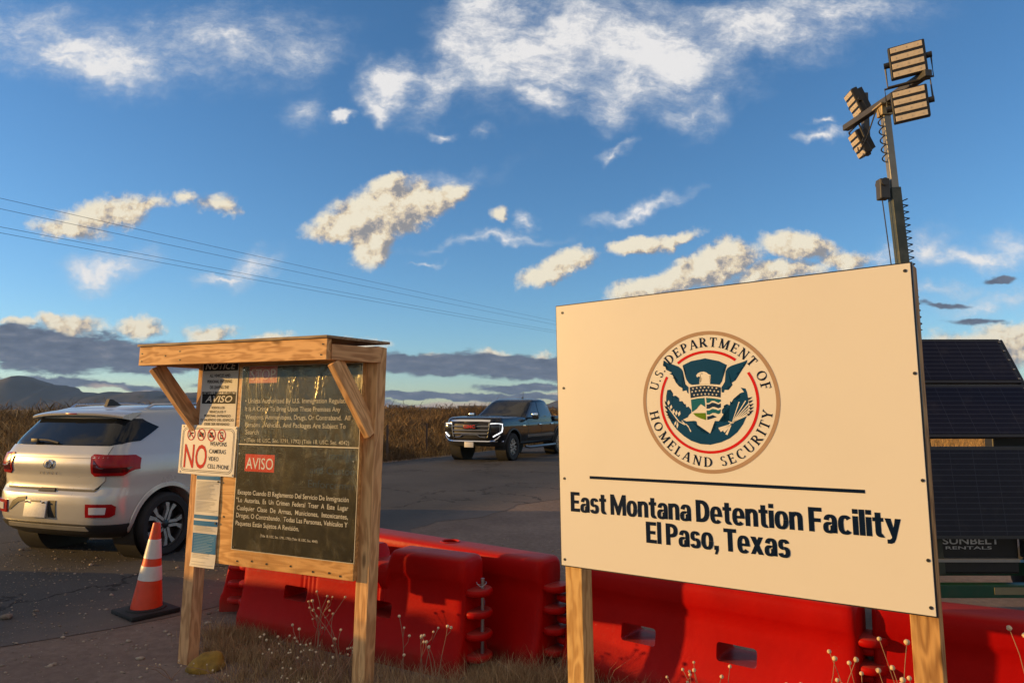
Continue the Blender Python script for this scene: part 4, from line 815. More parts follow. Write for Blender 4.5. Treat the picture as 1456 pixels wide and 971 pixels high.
# ------------------------------------------------------------------ red water filled barriers
def red_mat():
    m_ = bpy.data.materials.new('red_polyethylene'); m_.use_nodes = True; t = NT(m_.node_tree); p = t.n['Principled BSDF']
    tc = t.new('ShaderNodeNewGeometry').outputs['Position']; n1 = t.noise(tc, 3, 5, .6).outputs[0]; n2 = t.noise(t.v('MULTIPLY', tc, (9, 9, 2.5)), 2, 6, .7).outputs[0]
    c = t.ramp(n1, [(.3, (.36, .0025, .002)), (.7, (.47, .004, .002))])
    nrm = t.new('ShaderNodeSeparateXYZ'); t.l.new(t.new('ShaderNodeNewGeometry').outputs['Normal'], nrm.inputs[0])
    zz_ = t.new('ShaderNodeSeparateXYZ'); t.l.new(tc, zz_.inputs[0])
    dust = t.m('ADD', t.m('MULTIPLY', t.ss(nrm.outputs[2], .5, 1.0), .40), t.m('MULTIPLY', t.ss(n2, .6, .85), .12))
    c = t.mix(dust, c, (.26, .08, .065))
    sc_ = t.noise(t.v('MULTIPLY', tc, (5, 5, 26)), 3, 5, .75, 1.5).outputs[0]
    c = t.mix(t.m('MULTIPLY', t.ss(sc_, .66, .74), .35), c, (.55, .16, .12))
    low = t.m('MULTIPLY', t.ss(t.m('ADD', zz_.outputs[2], t.m('MULTIPLY', n2, .14)), .24, .05), .5)
    c = t.mix(low, c, (.17, .075, .05))
    t.l.new(c, p.inputs['Base Color']); t.put(p.inputs['Roughness'], t.m('ADD', .36, t.m('MULTIPLY', n2, .2))); p.inputs['Specular IOR Level'].default_value = .10
    b = t.new('ShaderNodeBump'); b.inputs['Strength'].default_value = .12; b.inputs['Distance'].default_value = .01
    t.l.new(t.noise(tc, 35, 4, .6).outputs[0], b.inputs['Height']); t.l.new(b.outputs[0], p.inputs['Normal'])
    return m_
RED = red_mat(); GAL = mat('galvanised_pin', (.35, .36, .37), .35, .9)
def barrier(P, dirv, label, L=1.72, H=.66, wb=.36, stepped=False, slots=(.52, 1.2), hole=None, knuck_r=4, knuck_l=3, pin=False):
    X = Vector((*dirv, 0)).normalized(); Y = Vector((-X.y, X.x, 0))
    o = empty('water_barrier', basis(X, Y, Vector((0, 0, 1)), Vector((*P, 0))), label, 'barrier', 'red water filled barriers in a loose row')
    N = 180 if stepped else 60
    def top(x):
        if not stepped: return H
        def sm(a, b, v): q = min(1, max(0, (v - a) / (b - a))); return q * q * (3 - 2 * q)
        hump = max(1 - sm(.56, .605, x), sm(.745, .79, x) * (1 - sm(L - .79, L - .745, x)), sm(L - .605, L - .56, x))
        return H - .085 * (1 - hump)
    xs = [0, .004, .012, .025, .045] + list(np.linspace(.07, L - .07, N)) + [L - .045, L - .025, L - .012, L - .004, L]
    bm = bmesh.new(); rows = []
    for x in xs:
        e = min(x, L - x); ins = .03 * (1 - math.sqrt(max(0, 1 - (1 - min(e / .045, 1)) ** 2)))
        Ht = top(x) - ins
        pr = [(0, .0), (0, .085), (.006, .115), (.020, .145), (.045, .24), (.062, .34), (.070, .44), (.0715, Ht - .165)]
        pr += [(.062, Ht - .140), (.058, Ht - .12), (.058, Ht - .06), (.062, Ht - .03), (.074, Ht - .010), (.095, Ht), (.13, Ht + .002)]
        fl = []
        for y, z in pr:
            yy2 = y + ins
            if stepped and .30 < z < Ht - .13:
                inr = (.60 < x < .75) or (L - .75 < x < L - .60)
                if inr: yy2 += .007 * (.5 + .5 * math.cos((x - .5) * 2 * math.pi / .04))
            fl.append((yy2, z))
        full = fl + [(wb - y, z) for y, z in fl[::-1]]
        rows.append([bm.verts.new((x, y, z)) for y, z in full])
    for a, b in zip(rows, rows[1:]):
        n = len(a)
        for j in range(n): bm.faces.new((a[j], b[j], b[(j + 1) % n], a[(j + 1) % n]))
    bm.faces.new(rows[0]); bm.faces.new(rows[-1][::-1]); recalc(bm)
    body = mesh_obj('body', bm, RED, o, smooth=True)
    cb = bmesh.new()
    for sx0 in slots:
        pl_ = [(sx0 + x, .315 + z) for x, z in rrect(.215, .095, .018, 3)]
        prism(cb, pl_, -.2, wb + .2, FACE @ Matrix.Scale(-1, 4, (0, 0, 1)))
    if hole is not None: cyl(cb, (hole, wb / 2, H - .10), (hole, wb / 2, H + .1), .062, seg=28)
    recalc(cb)
    c = mesh_obj('cutter', cb, RED, o); md = body.modifiers.new('b', 'BOOLEAN'); md.object = c; md.operation = 'DIFFERENCE'; md.solver = 'EXACT'
    dg = bpy.context.evaluated_depsgraph_get(); me = bpy.data.meshes.new_from_object(body.evaluated_get(dg)); body.modifiers.clear(); body.data = me; bpy.data.objects.remove(c)
    try: me.set_sharp_from_angle(angle=R(42))
    except Exception: pass
    if hole is not None:
        bm = bmesh.new(); lathe(bm, [(.058, -.004), (.060, .004), (.067, .006), (.074, .003), (.076, -.003)], Matrix.Translation((hole, wb / 2, H + .002)), 32); mesh_obj('fill_rim', bm, RED, o, smooth=True)
    # hinge knuckles
    for end, cnt in ((1, knuck_r), (0, knuck_l)):
        for k in range(cnt):
            z = (.10 if end else .165) + k * .128
            if z > H - .1: break
            bm = bmesh.new(); cx_ = L + .030 if end else -.030
            lathe(bm, [(0, -.021), (.076, -.021), (.084, -.014), (.087, 0), (.084, .014), (.076, .021), (0, .021)], Matrix.Translation((cx_, wb / 2, z)) @ Matrix.Scale(1.15, 4, (0, 1, 0)), 28)
            mesh_obj('hinge_knuckle', bm, RED, o, smooth=True, angle=40)
    if pin:
        bm = bmesh.new(); cyl(bm, (L + .062, wb / 2, .04), (L + .062, wb / 2, .565), .012, seg=12)
        tube(bm, [(L + .062 + .03 * math.cos(a) * (1 + .2 * math.sin(3 * a)), wb / 2 + .03 * math.sin(a) - .02, .535 + .012 * math.sin(a * 2)) for a in np.linspace(0, 7.5, 26)], .0025, 5)
        mesh_obj('hinge_pin', bm, GAL, o, smooth=True, angle=40)
    return o
barrier((-2.034, 5.314), (.868, -.497), 'red barrier with stepped top and fluted panels standing right behind the wooden notice board', L=1.97, H=.69, stepped=True, slots=(.555, 1.31), pin=True)
barrier((-1.32, 5.61), (.785, -.62), 'flat topped red barrier nearest the road, seen between the notice board and the white sign', L=1.86, hole=.98, slots=(.6, 1.3), knuck_l=0)
barrier((.29, 4.44), (.8, -.6), 'red barrier half in shadow behind the large white sign, two slots showing under the panel', L=1.66, slots=(.50, 1.07))
barrier((1.72, 3.48), (.883, -.47), 'red barrier with a filler hole at the right picture edge, before the light tower', L=1.80, hole=.86, slots=(.55, 1.25))
barrier((-2.52, 7.56), (.1, -.995), 'red barrier seen end on between the left notice board post and the stepped barrier', L=1.80, knuck_r=4, knuck_l=0)

# ------------------------------------------------------------------ traffic cone
cone = empty('traffic_cone', Matrix.Translation((-2.885, 5.72, .004)) @ Matrix.Rotation(R(52), 4, 'Z'), 'orange traffic cone with two white bands on black base beside the white car', 'traffic cone')
bm = bmesh.new(); box(bm, (0, 0, .022), (.37, .37, .036), bevel=.008); lathe(bm, [(.150, .038), (.146, .050), (.118, .054)], Matrix(), 32)
mesh_obj('base', bm, RUBBER, cone, angle=35)
cw = Matrix.Rotation(R(-52), 4, 'Z') @ Matrix.Rotation(R(4.5), 4, 'Y')
ORG = mat('cone_orange', (.70, .055, .012), .45, var=.12, dirt=((.2, .08, .04), .3, 8)); CWH = mat('reflective_white', (.62, .60, .56), .35, var=.08, dirt=((.35, .3, .22), .35, 12))
cr = lambda z: .115 - (.115 - .027) * (z - .05) / .65
bm = bmesh.new(); lathe(bm, [(.115, .045)] + [(cr(z), z) for z in np.linspace(.06, .69, 24)] + [(.026, .70), (.021, .70), (.018, .66)], cw, 40); mesh_obj('cone_body', bm, ORG, cone, smooth=True, angle=50)
for za, zb in ((.264, .372), (.43, .576)):
    bm = bmesh.new(); lathe(bm, [(cr(za), za), (cr(za) + .0022, za + .001)] + [(cr(z) + .0022, z) for z in np.linspace(za + .002, zb - .002, 6)] + [(cr(zb) + .0022, zb - .001), (cr(zb), zb)], cw, 40); mesh_obj('reflective_band', bm, CWH, cone, smooth=True)

# yellow lump at the foot of the post
bm = bmesh.new(); bmesh.ops.create_icosphere(bm, subdivisions=4, radius=1)
from mathutils import noise as mn
for v in bm.verts:
    d = 1 + .22 * mn.noise(v.co * 1.4) + .07 * mn.noise(v.co * 4); v.co = Vector((v.co.x * .115 * d, v.co.y * .085 * d, max(-.3, v.co.z) * .085 * d))
    v.co.z += .018 + .022 * (v.co.x / .115); v.co.x += .0
o = mesh_obj('yellow_lump', bm, mat('mustard_lump', (.30, .17, .02), .8, var=.4, vscale=12, bump=.5, bscale=30, dirt=((.08, .06, .04), .5, 9)), smooth=True); o.location = (-1.89, 4.53, .0); o.rotation_euler = (0, 0, R(15))
tag(o, 'mustard yellow rounded lump lying at the foot of the left notice board post', 'lump')

# ------------------------------------------------------------------ solar light tower
TP = Vector((3.15, 5.3, 0))
tow = empty('light_tower', Matrix.Translation(TP), 'green mobile solar light tower trailer with raised mast and four floodlights', 'light tower')
GRN = mat('tower_green', (.010, .075, .040), .4, var=.2, dirt=((.08, .07, .05), .3, 8)); PANEL = None
MASTM = mat('mast_olive', (.05, .060, .042), .5, var=.2, dirt=((.2, .17, .12), .3, 6)); DKM = mat('dark_metal', (.06, .058, .055), .5, .3, var=.2)
ln = Vector((-.06, 0, 1)).normalized(); mp = lambda z, dx=0, dy=0: Vector((-.06 * z + dx, dy, z))
def beam(name, a, b, wy, wz, m_, parent=tow, up=(0, 1, 0), bev=.004):
    a, b = Vector(a), Vector(b); X = (b - a).normalized(); Z = (Vector(up) - X * X.dot(Vector(up))).normalized(); Y = Z.cross(X)
    bm = bmesh.new(); box(bm, (0, 0, 0), ((b - a).length, wy, wz), bevel=bev); o = mesh_obj(name, bm, m_, parent); o.matrix_local = basis(X, Y, Z, (a + b) / 2); return o
beam('outer_mast', mp(.4), mp(3.30), .074, .074, MASTM)
beam('inner_mast', mp(2.2), mp(3.96), .055, .055, mat('mast_galvanised', (.27, .25, .20), .45, .6, var=.15))
bm = bmesh.new(); box(bm, mp(3.29, -.085), (.075, .075, .16), bevel=.008); cyl(bm, mp(3.34, -.085, -.05), mp(3.34, -.085, .05), .03); mesh_obj('pulley_box', bm, DKM, tow)
bm = bmesh.new(); tube(bm, [mp(3.24, -.10), mp(2.2, -.075), mp(1.0, -.075)], .004, 6); mesh_obj('lift_cable', bm, DKM, tow)
bm = bmesh.new()
tube(bm, [mp(2.2 + 1.02 * q, .075 + .022 * math.cos(q * 2 * math.pi * 20), .01 + .022 * math.sin(q * 2 * math.pi * 20)) for q in np.linspace(0, 1, 320)], .0045, 5)
tube(bm, [mp(3.5 + .36 * q, -.055 + .016 * math.cos(q * 2 * math.pi * 5), -.02 + .02 * math.sin(q * 2 * math.pi * 5)) for q in np.linspace(0, 1, 70)], .005, 5)
tube(bm, [mp(3.86, -.05, -.02), mp(3.96, -.045, .02), mp(3.76, -.08, .16), mp(3.70, -.07, .32), mp(3.80, .0, .46)], .006, 5)
mesh_obj('coiled_cable', bm, BLACK, tow, smooth=True)
TB = mp(3.985)
ca, cb_ = TB + Vector((-.065, .50, 0)), TB + Vector((.055, -.50, 0))
beam('crossarm', ca, cb_, .055, .050, DKM, up=(0, 0, 1))
bm = bmesh.new(); box(bm, TB + Vector((0, 0, -.03)), (.12, .14, .012)); box(bm, TB + Vector((0, 0, -.07)), (.085, .085, .08), bevel=.006); mesh_obj('mast_bracket', bm, mat('brass_bracket', (.4, .3, .15), .5, .4), tow)
LENS = mat('lamp_lens', (.55, .47, .36), .45, var=.12, vscale=30); LENS2 = LENS
def floodlight(pos, nrm, up, sw=.262, sh=.250):
    n_2 = Vector(nrm).normalized(); u = (Vector(up) - n_2 * n_2.dot(Vector(up))).normalized(); x = u.cross(n_2) * 1.0
    M = basis(x, -n_2, u, Vector(pos))
    bm = bmesh.new(); box(bm, (0, .028, 0), (sw, .05, sh), bevel=.008)
    for k in range(9): box(bm, (-sw * .4 + sw * .8 * k / 8, .068, 0), (.006, .05, sh * .82))
    for s_ in (-1, 1): cyl(bm, (s_ * sw / 2, .03, 0), (s_ * (sw / 2 + .035), .03, 0), .022, seg=12)
    h = mesh_obj('floodlight', bm, BLACK, tow); h.matrix_local = M
    for k in range(4):
        bm = bmesh.new(); z = sh * (.375 - .25 * k); box(bm, (0, 0, z), (sw * .86, .008, sh * .165), bevel=.002)
        for q in (-.3, 0, .3): box(bm, (q * sw, -.005, z), (.004, .003, .010))
        mesh_obj('lamp_strip', bm, LENS, h)
    bm = bmesh.new(); s2_ = sw / 2 + .028; e = 1 if Vector(pos).z < TB.z else -1
    tube(bm, [(-s2_, .03, 0), (-s2_, .04, e * sh * .66), (s2_, .04, e * sh * .66), (s2_, .03, 0)], .008, 6)
    mesh_obj('yoke', bm, DKM, h); return h
nn, un = Vector((-.45, -.86, -.12)), Vector((-.14, -.1, 1))
floodlight(cb_ + Vector((-.115, .05, .125)), nn, un, .235, .235); floodlight(cb_ + Vector((-.085, .10, -.185)), nn, un, .235, .235)
nf, uf = Vector((-.93, .20, -.42)), Vector((-.50, .0, .95))
floodlight(ca + Vector((.06, -.02, .20)), nf, uf, .21, .22); floodlight(ca + Vector((.09, .0, -.15)), nf, uf, .21, .22)
beam('lamp_post', ca + Vector((.14, -.06, -.26)), ca + Vector((.14, -.06, .28)), .05, .05, DKM)
# solar panels
def solar_mat():
    m_ = bpy.data.materials.new('solar_cells'); m_.use_nodes = True; t = NT(m_.node_tree); p = t.n['Principled BSDF']
    tc = t.new('ShaderNodeTexCoord').outputs['Object']; sp_ = t.new('ShaderNodeSeparateXYZ'); t.l.new(tc, sp_.inputs[0])
    f = t.m('FRACT', t.m('MULTIPLY', sp_.outputs[2], 26.0)); ln_ = t.m('LESS_THAN', f, .14)
    g_ = t.m('LESS_THAN', t.m('FRACT', t.m('MULTIPLY', sp_.outputs[0], 6.1)), .02)
    c = t.mix(t.m('MULTIPLY', t.m('MAXIMUM', ln_, g_), .55), (.010, .010, .022), (.055, .06, .085))
    c = t.mix(t.m('MULTIPLY', t.ss(t.noise(tc, 6, 6, .7).outputs[0], .5, .8), .14), c, (.12, .10, .09))
    t.l.new(c, p.inputs['Base Color']); p.inputs['Roughness'].default_value = .22; p.inputs['Specular IOR Level'].default_value = .16
    return m_
PANEL = solar_mat(); ALU = mat('panel_frame', (.03, .03, .033), .4, .4)
def solar(x0, x1, a, b, m_=PANEL):
    """panel whose upper edge is at a=(y,z), lower edge at b=(y,z), tower space"""
    A, B = Vector((0, a[0], a[1])), Vector((0, b[0], b[1])); u = (A - B).normalized(); L_ = (A - B).length
    M = basis(Vector((1, 0, 0)), Vector((1, 0, 0)).cross(u) * -1, u, Vector(((x0 + x1) / 2, *((A + B) / 2).yz)))
    bm = bmesh.new(); box(bm, (0, 0, 0), (x1 - x0, .03, L_), bevel=.003); fr_ = mesh_obj('solar_panel', bm, ALU, tow); fr_.matrix_local = M
    sgn = -1 if (M.to_3x3() @ Vector((0, 1, 0))).y > 0 else 1
    bm = bmesh.new(); box(bm, (0, sgn * .0165, 0), (x1 - x0 - .05, .004, L_ - .05)); mesh_obj('solar_cells', bm, m_, fr_)
    bm = bmesh.new()
    for q in np.linspace(-.42, .42, 5): box(bm, ((x1 - x0) / 2 - .012, sgn * .020, q * L_), (.016, .004, .012))
    mesh_obj('clip', bm, STEEL, fr_)
solar(-1.3, .735, (.30, 2.150), (.07, 1.795)); solar(-1.3, .735, (.06, 1.780), (-.18, 1.395))
solar(-1.3, 1.9, (-.20, 1.335), (-.28, .700))
bm = bmesh.new(); box(bm, (1.15, .1, 1.38), (1.35, .10, .16), bevel=.01); mesh_obj('panel_hinge_box', bm, BLACK, tow)
beam('panel_rail', (.765, .33, 2.14), (.765, -.15, 1.38), .02, .06, ALU)
# trailer body
bm = bmesh.new(); box(bm, (.05, .25, .62), (1.06, .5, .44), bevel=.015); mesh_obj('battery_box', bm, mat('box_black', (.016, .016, .017), .5, var=.3), tow)
put_text('lettering', [('SUNBELT', .0, .42, .615, .046, .026, 0), ('RENTALS', .02, .36, .578, .022, .014, 0)], Matrix.Translation((.02, .0, 0)) @ face(.0035), mat('grey_letters', (.75, .75, .73), .6), tow)
bm = bmesh.new(); box(bm, (.0, -.02, .505), (1.1, .06, .022)); mesh_obj('ledge_strip', bm, mat('pale_ledge', (.4, .38, .34), .6), tow)
beam('lower_rail', (-.8, -.06, .30), (.92, -.06, .30), .09, .09, GRN); beam('trailer_frame', (-1.0, .3, .38), (1.8, .3, .38), .10, .10, GRN)
bm = bmesh.new(); box(bm, (.42, -.108, .305), (.22, .004, .05)); mesh_obj('data_plate', bm, mat('dull_plate', (.25, .22, .12), .5), tow)
bm = bmesh.new(); box(bm, (.66, -.02, .60), (.13, .08, .16), bevel=.01); box(bm, (.66, -.065, .60), (.09, .01, .10)); mesh_obj('control_box', bm, mat('grey_box', (.05, .05, .052), .5), tow)
bm = bmesh.new()
for k in range(5): tube(bm, [(.58 + .008 * k, -.03, .74 - .006 * k), (.66, -.08, .70 - .012 * k), (.78, -.05, .73 - .01 * k), (.86, .02, .74)], .008, 6)
mesh_obj('cable_bundle', bm, DKM, tow, smooth=True)
beam('upright', (.86, .04, .28), (.80, .04, .80), .07, .07, GRN)
bm = bmesh.new(); box(bm, (1.25, .08, .62), (.66, .10, .42), bevel=.01); box(bm, (1.25, .025, .50), (.70, .03, .03)); mesh_obj('engine_cover', bm, GRN, tow)
bm = bmesh.new(); box(bm, (1.15, -.02, .36), (.4, .1, .12), bevel=.02); cyl(bm, (.98, -.08, .40), (1.3, -.08, .40), .03); mesh_obj('winch', bm, BLACK, tow)
bm = bmesh.new(); box(bm, (.95, -.1, 1.375), (.30, .06, .05), bevel=.01); mesh_obj('red_reflector', bm, mat('reflector_red', (.45, .01, .01), .3), tow)
for s_ in (-1, 1):
    bm = bmesh.new(); lathe(bm, [(.0, -.08), (.17, -.08), (.27, -.07), (.285, -.03), (.285, .03), (.27, .07), (.17, .08), (0, .08)], Matrix.Translation((s_ * 1.0 + .2, .55, .285)) @ Matrix.Rotation(R(90), 4, 'X'), 28); mesh_obj('wheel', bm, RUBBER, tow, smooth=True, angle=40)

# ------------------------------------------------------------------ dried plants, tufts, pebbles
STEM = mat('dry_stem', (.30, .17, .10), .8, var=.3); HEAD = mat('seed_head', (.62, .48, .30), .8, var=.3, vscale=80)
def ico(bm, c, r_):
    q = bmesh.ops.create_icosphere(bm, subdivisions=2, radius=r_); bmesh.ops.translate(bm, vec=c, verts=q['verts'])
    for v in q['verts']: v.co = Vector(c) + (v.co - Vector(c)) * (1 + .12 * mn.noise(v.co * 160))
plants = []
def plant(x, y, h, n, label, spread=.18, hr=.0085, wob=.03):
    o = empty('dried_wildflower', Vector((x, y, 0)), label, 'dried plant', 'dried wildflowers at the foot of the signs and barriers')
    sb, heads = bmesh.new(), []
    for k in range(n):
        a = rng.uniform(0, 6.283); hh = h * rng.uniform(.62, 1.05); sp_ = spread * rng.uniform(.3, 1.1); p1 = Vector((0, 0, 0)); pts = []
        ph = rng.uniform(0, 6)
        for q in np.linspace(0, 1, 9):
            r_ = sp_ * q ** 1.5; pts.append(Vector((r_ * math.cos(a) + wob * math.sin(q * 5 + ph) * q, r_ * math.sin(a) + wob * math.cos(q * 4 + ph) * q, hh * q)))
        tube(sb, pts, .0026, 5, .55); heads.append((pts[-1], hr * rng.uniform(.75, 1.15)))
        for j in range(rng.integers(0, 3)):
            i0 = rng.integers(4, 8); b = rng.uniform(0, 6.283); L_ = hh * rng.uniform(.08, .2)
            e = pts[i0] + Vector((math.cos(b) * L_ * .6, math.sin(b) * L_ * .6, L_)); m_2 = (pts[i0] + e) / 2 + Vector((math.cos(b), math.sin(b), -.3)) * L_ * .15
            tube(sb, [pts[i0], m_2, e], .0018, 4, .7); heads.append((e, hr * rng.uniform(.6, 1.05)))
    mesh_obj('stems', sb, STEM, o, smooth=True); 
    for c_, r_ in heads: hb = bmesh.new(); ico(hb, c_, r_); mesh_obj('seed_head', hb, HEAD, o, smooth=True)
for args in [
 (-1.16, 4.30, .50, 7, 'tallest dried wildflower in front of the stepped red barrier, under its slot'), (-.98, 4.22, .42, 6, 'dried wildflower leaning over the right post foot of the notice board'),
 (-1.50, 4.42, .24, 4, 'short dried wildflower in the middle between the notice board posts'), (-1.38, 4.40, .20, 4, 'small branching dried wildflower just right of the middle between the notice board posts'),
 (-1.26, 4.36, .30, 5, 'mid height dried wildflower left of the tallest one under the notice board'), (-1.02, 4.12, .30, 4, 'dried wildflower with slanted stems close to the right notice board post'),
 (-2.02, 4.35, .14, 3, 'low dried wildflower with pale heads before the left notice board post'), (-1.70, 4.30, .12, 3, 'low dried wildflower with scattered pale heads right of the yellow lump'),
 (-1.30, 4.14, .12, 3, 'low dried wildflower at the bottom edge between the notice board posts'), (-1.08, 4.05, .16, 3, 'low dried wildflower just left of the right notice board post foot')]:
    plant(*args, spread=.20, hr=.0078 if args[2] > .2 else .0062)
for args in [(-.60, 4.02, .44, 2, 'upright hairy dried stalk right of the notice board, before the red barrier'), (-.50, 4.00, .40, 3, 'dried stalk with bare forked top before the stepped red barrier'), (-.40, 3.98, .44, 3, 'dried stalk with three pale heads near the hinge pin of the stepped barrier')]:
    plant(*args, spread=.10, wob=.015)
for args in [(.86, 3.42, .43, 6, 'dried wildflower below the white sign, between the two barrier slots'), (1.02, 3.36, .42, 3, 'thin dried wildflower below the right barrier slot under the white sign')]:
    plant(*args, spread=.14)
for args in [(1.26, 3.00, .60, 8, 'bushy dried wildflower at the hinge gap left of the right sign post'), (1.40, 2.98, .55, 6, 'dried wildflower in front of the hinge between the last two red barriers'), (1.56, 2.90, .70, 5, 'tall curving dried wildflower just left of the right sign post')]:
    plant(*args, spread=.16, hr=.0105)
for args in [(1.76, 2.62, .58, 5, 'dried wildflower just right of the right sign post'), (1.98, 2.66, .74, 7, 'tallest curling dried wildflower at the right picture edge, below the filler hole'), (2.14, 2.68, .70, 5, 'dried wildflower cut by the right picture edge')]:
    plant(*args, spread=.15, hr=.0105, wob=.05)
# tufts of dry grass (uncountable)
Ps, Hs, Ws = [], [], []
def strip(a, b, wd, n, h):
    q = rng.uniform(0, 1, n); a, b = np.array(a), np.array(b); p = a + (b - a) * q[:, None] + rng.normal(0, wd, (n, 2))
    cl_ = .35 + .65 * (np.sin(q * 37 + a[0] * 9) * np.sin(q * 17 + 2) * .5 + .5); Ps.append(np.concatenate([p, np.zeros((n, 1))], 1)); Hs.append(h * rng.uniform(.3, 1.1, n) * cl_); Ws.append(rng.uniform(.0018, .004, n))
strip((-2.0, 5.16), (-.35, 4.16), .07, 2200, .13); strip((-.72, 3.98), (-.2, 3.95), .10, 3200, .24); strip((-.25, 4.10), (.42, 4.20), .09, 4200, .24); strip((-2.15, 5.2), (-1.85, 5.05), .08, 1500, .14)
strip((-2.0, 4.85), (-1.4, 4.55), .08, 900, .13); strip((-1.75, 4.55), (-.9, 4.2), .12, 1500, .11)
for cx_, cy_, n_c, h_c in ((-1.95, 4.88, 700, .10), (-1.72, 4.74, 800, .11), (-1.5, 4.62, 600, .10), (-1.25, 4.40, 600, .12), (-1.05, 4.28, 500, .12), (-1.6, 4.35, 400, .08), (-1.75, 5.06, 700, .12)): strip((cx_ - .07, cy_), (cx_ + .07, cy_), .06, n_c, h_c); strip((.5, 4.0), (1.6, 3.2), .08, 2200, .16); strip((1.8, 3.25), (3.0, 2.7), .1, 1500, .2); strip((-1.3, 5.3), (.1, 4.25), .05, 1500, .15)
P = np.concatenate(Ps); Vv, Ff = blades(P, np.concatenate(Hs), np.concatenate(Ws), .9, 21)
tag(tri_obj('dry_tufts', Vv, Ff, grass_mat('tuft_straw', (.20, .125, .065), (.55, .37, .19), 9)), 'low tangled dry grass growing along the foot of the red barriers', 'dry grass', kind='stuff')
# pebbles
N = 11000; px_ = rng.uniform(-6, 2.4, N); py_ = rng.uniform(3.2, 9, N); ok = rng.uniform(0, 1, N) < np.clip(1.5 - (py_ - 3.2) / 4.5, .1, 1); px_, py_ = px_[ok], py_[ok]; N = len(px_)
ic = bmesh.new(); bmesh.ops.create_icosphere(ic, subdivisions=1, radius=1); bv = np.array([v.co[:] for v in ic.verts]); bf = np.array([[v.index for v in f.verts] for f in ic.faces]); ic.free()
s_ = rng.lognormal(-5.45, .55, N); V_ = (bv[None] * (1 + rng.normal(0, .16, (N, len(bv), 1)))) * s_[:, None, None] * np.array([1.2, 1, .6]); pz = np.array([road_z((a, b, 0)) for a, b in zip(px_, py_)])
V_ += np.stack([px_, py_, pz + s_ * .25], 1)[:, None]; F_ = (bf[None] + (np.arange(N) * len(bv))[:, None, None]).reshape(-1, 3)
tag(tri_obj('gravel', V_.reshape(-1, 3), F_, grass_mat('pebble', (.10, .08, .065), (.42, .34, .26), 30)), 'loose pale pebbles scattered over the dirt and road edge', 'gravel', kind='stuff')
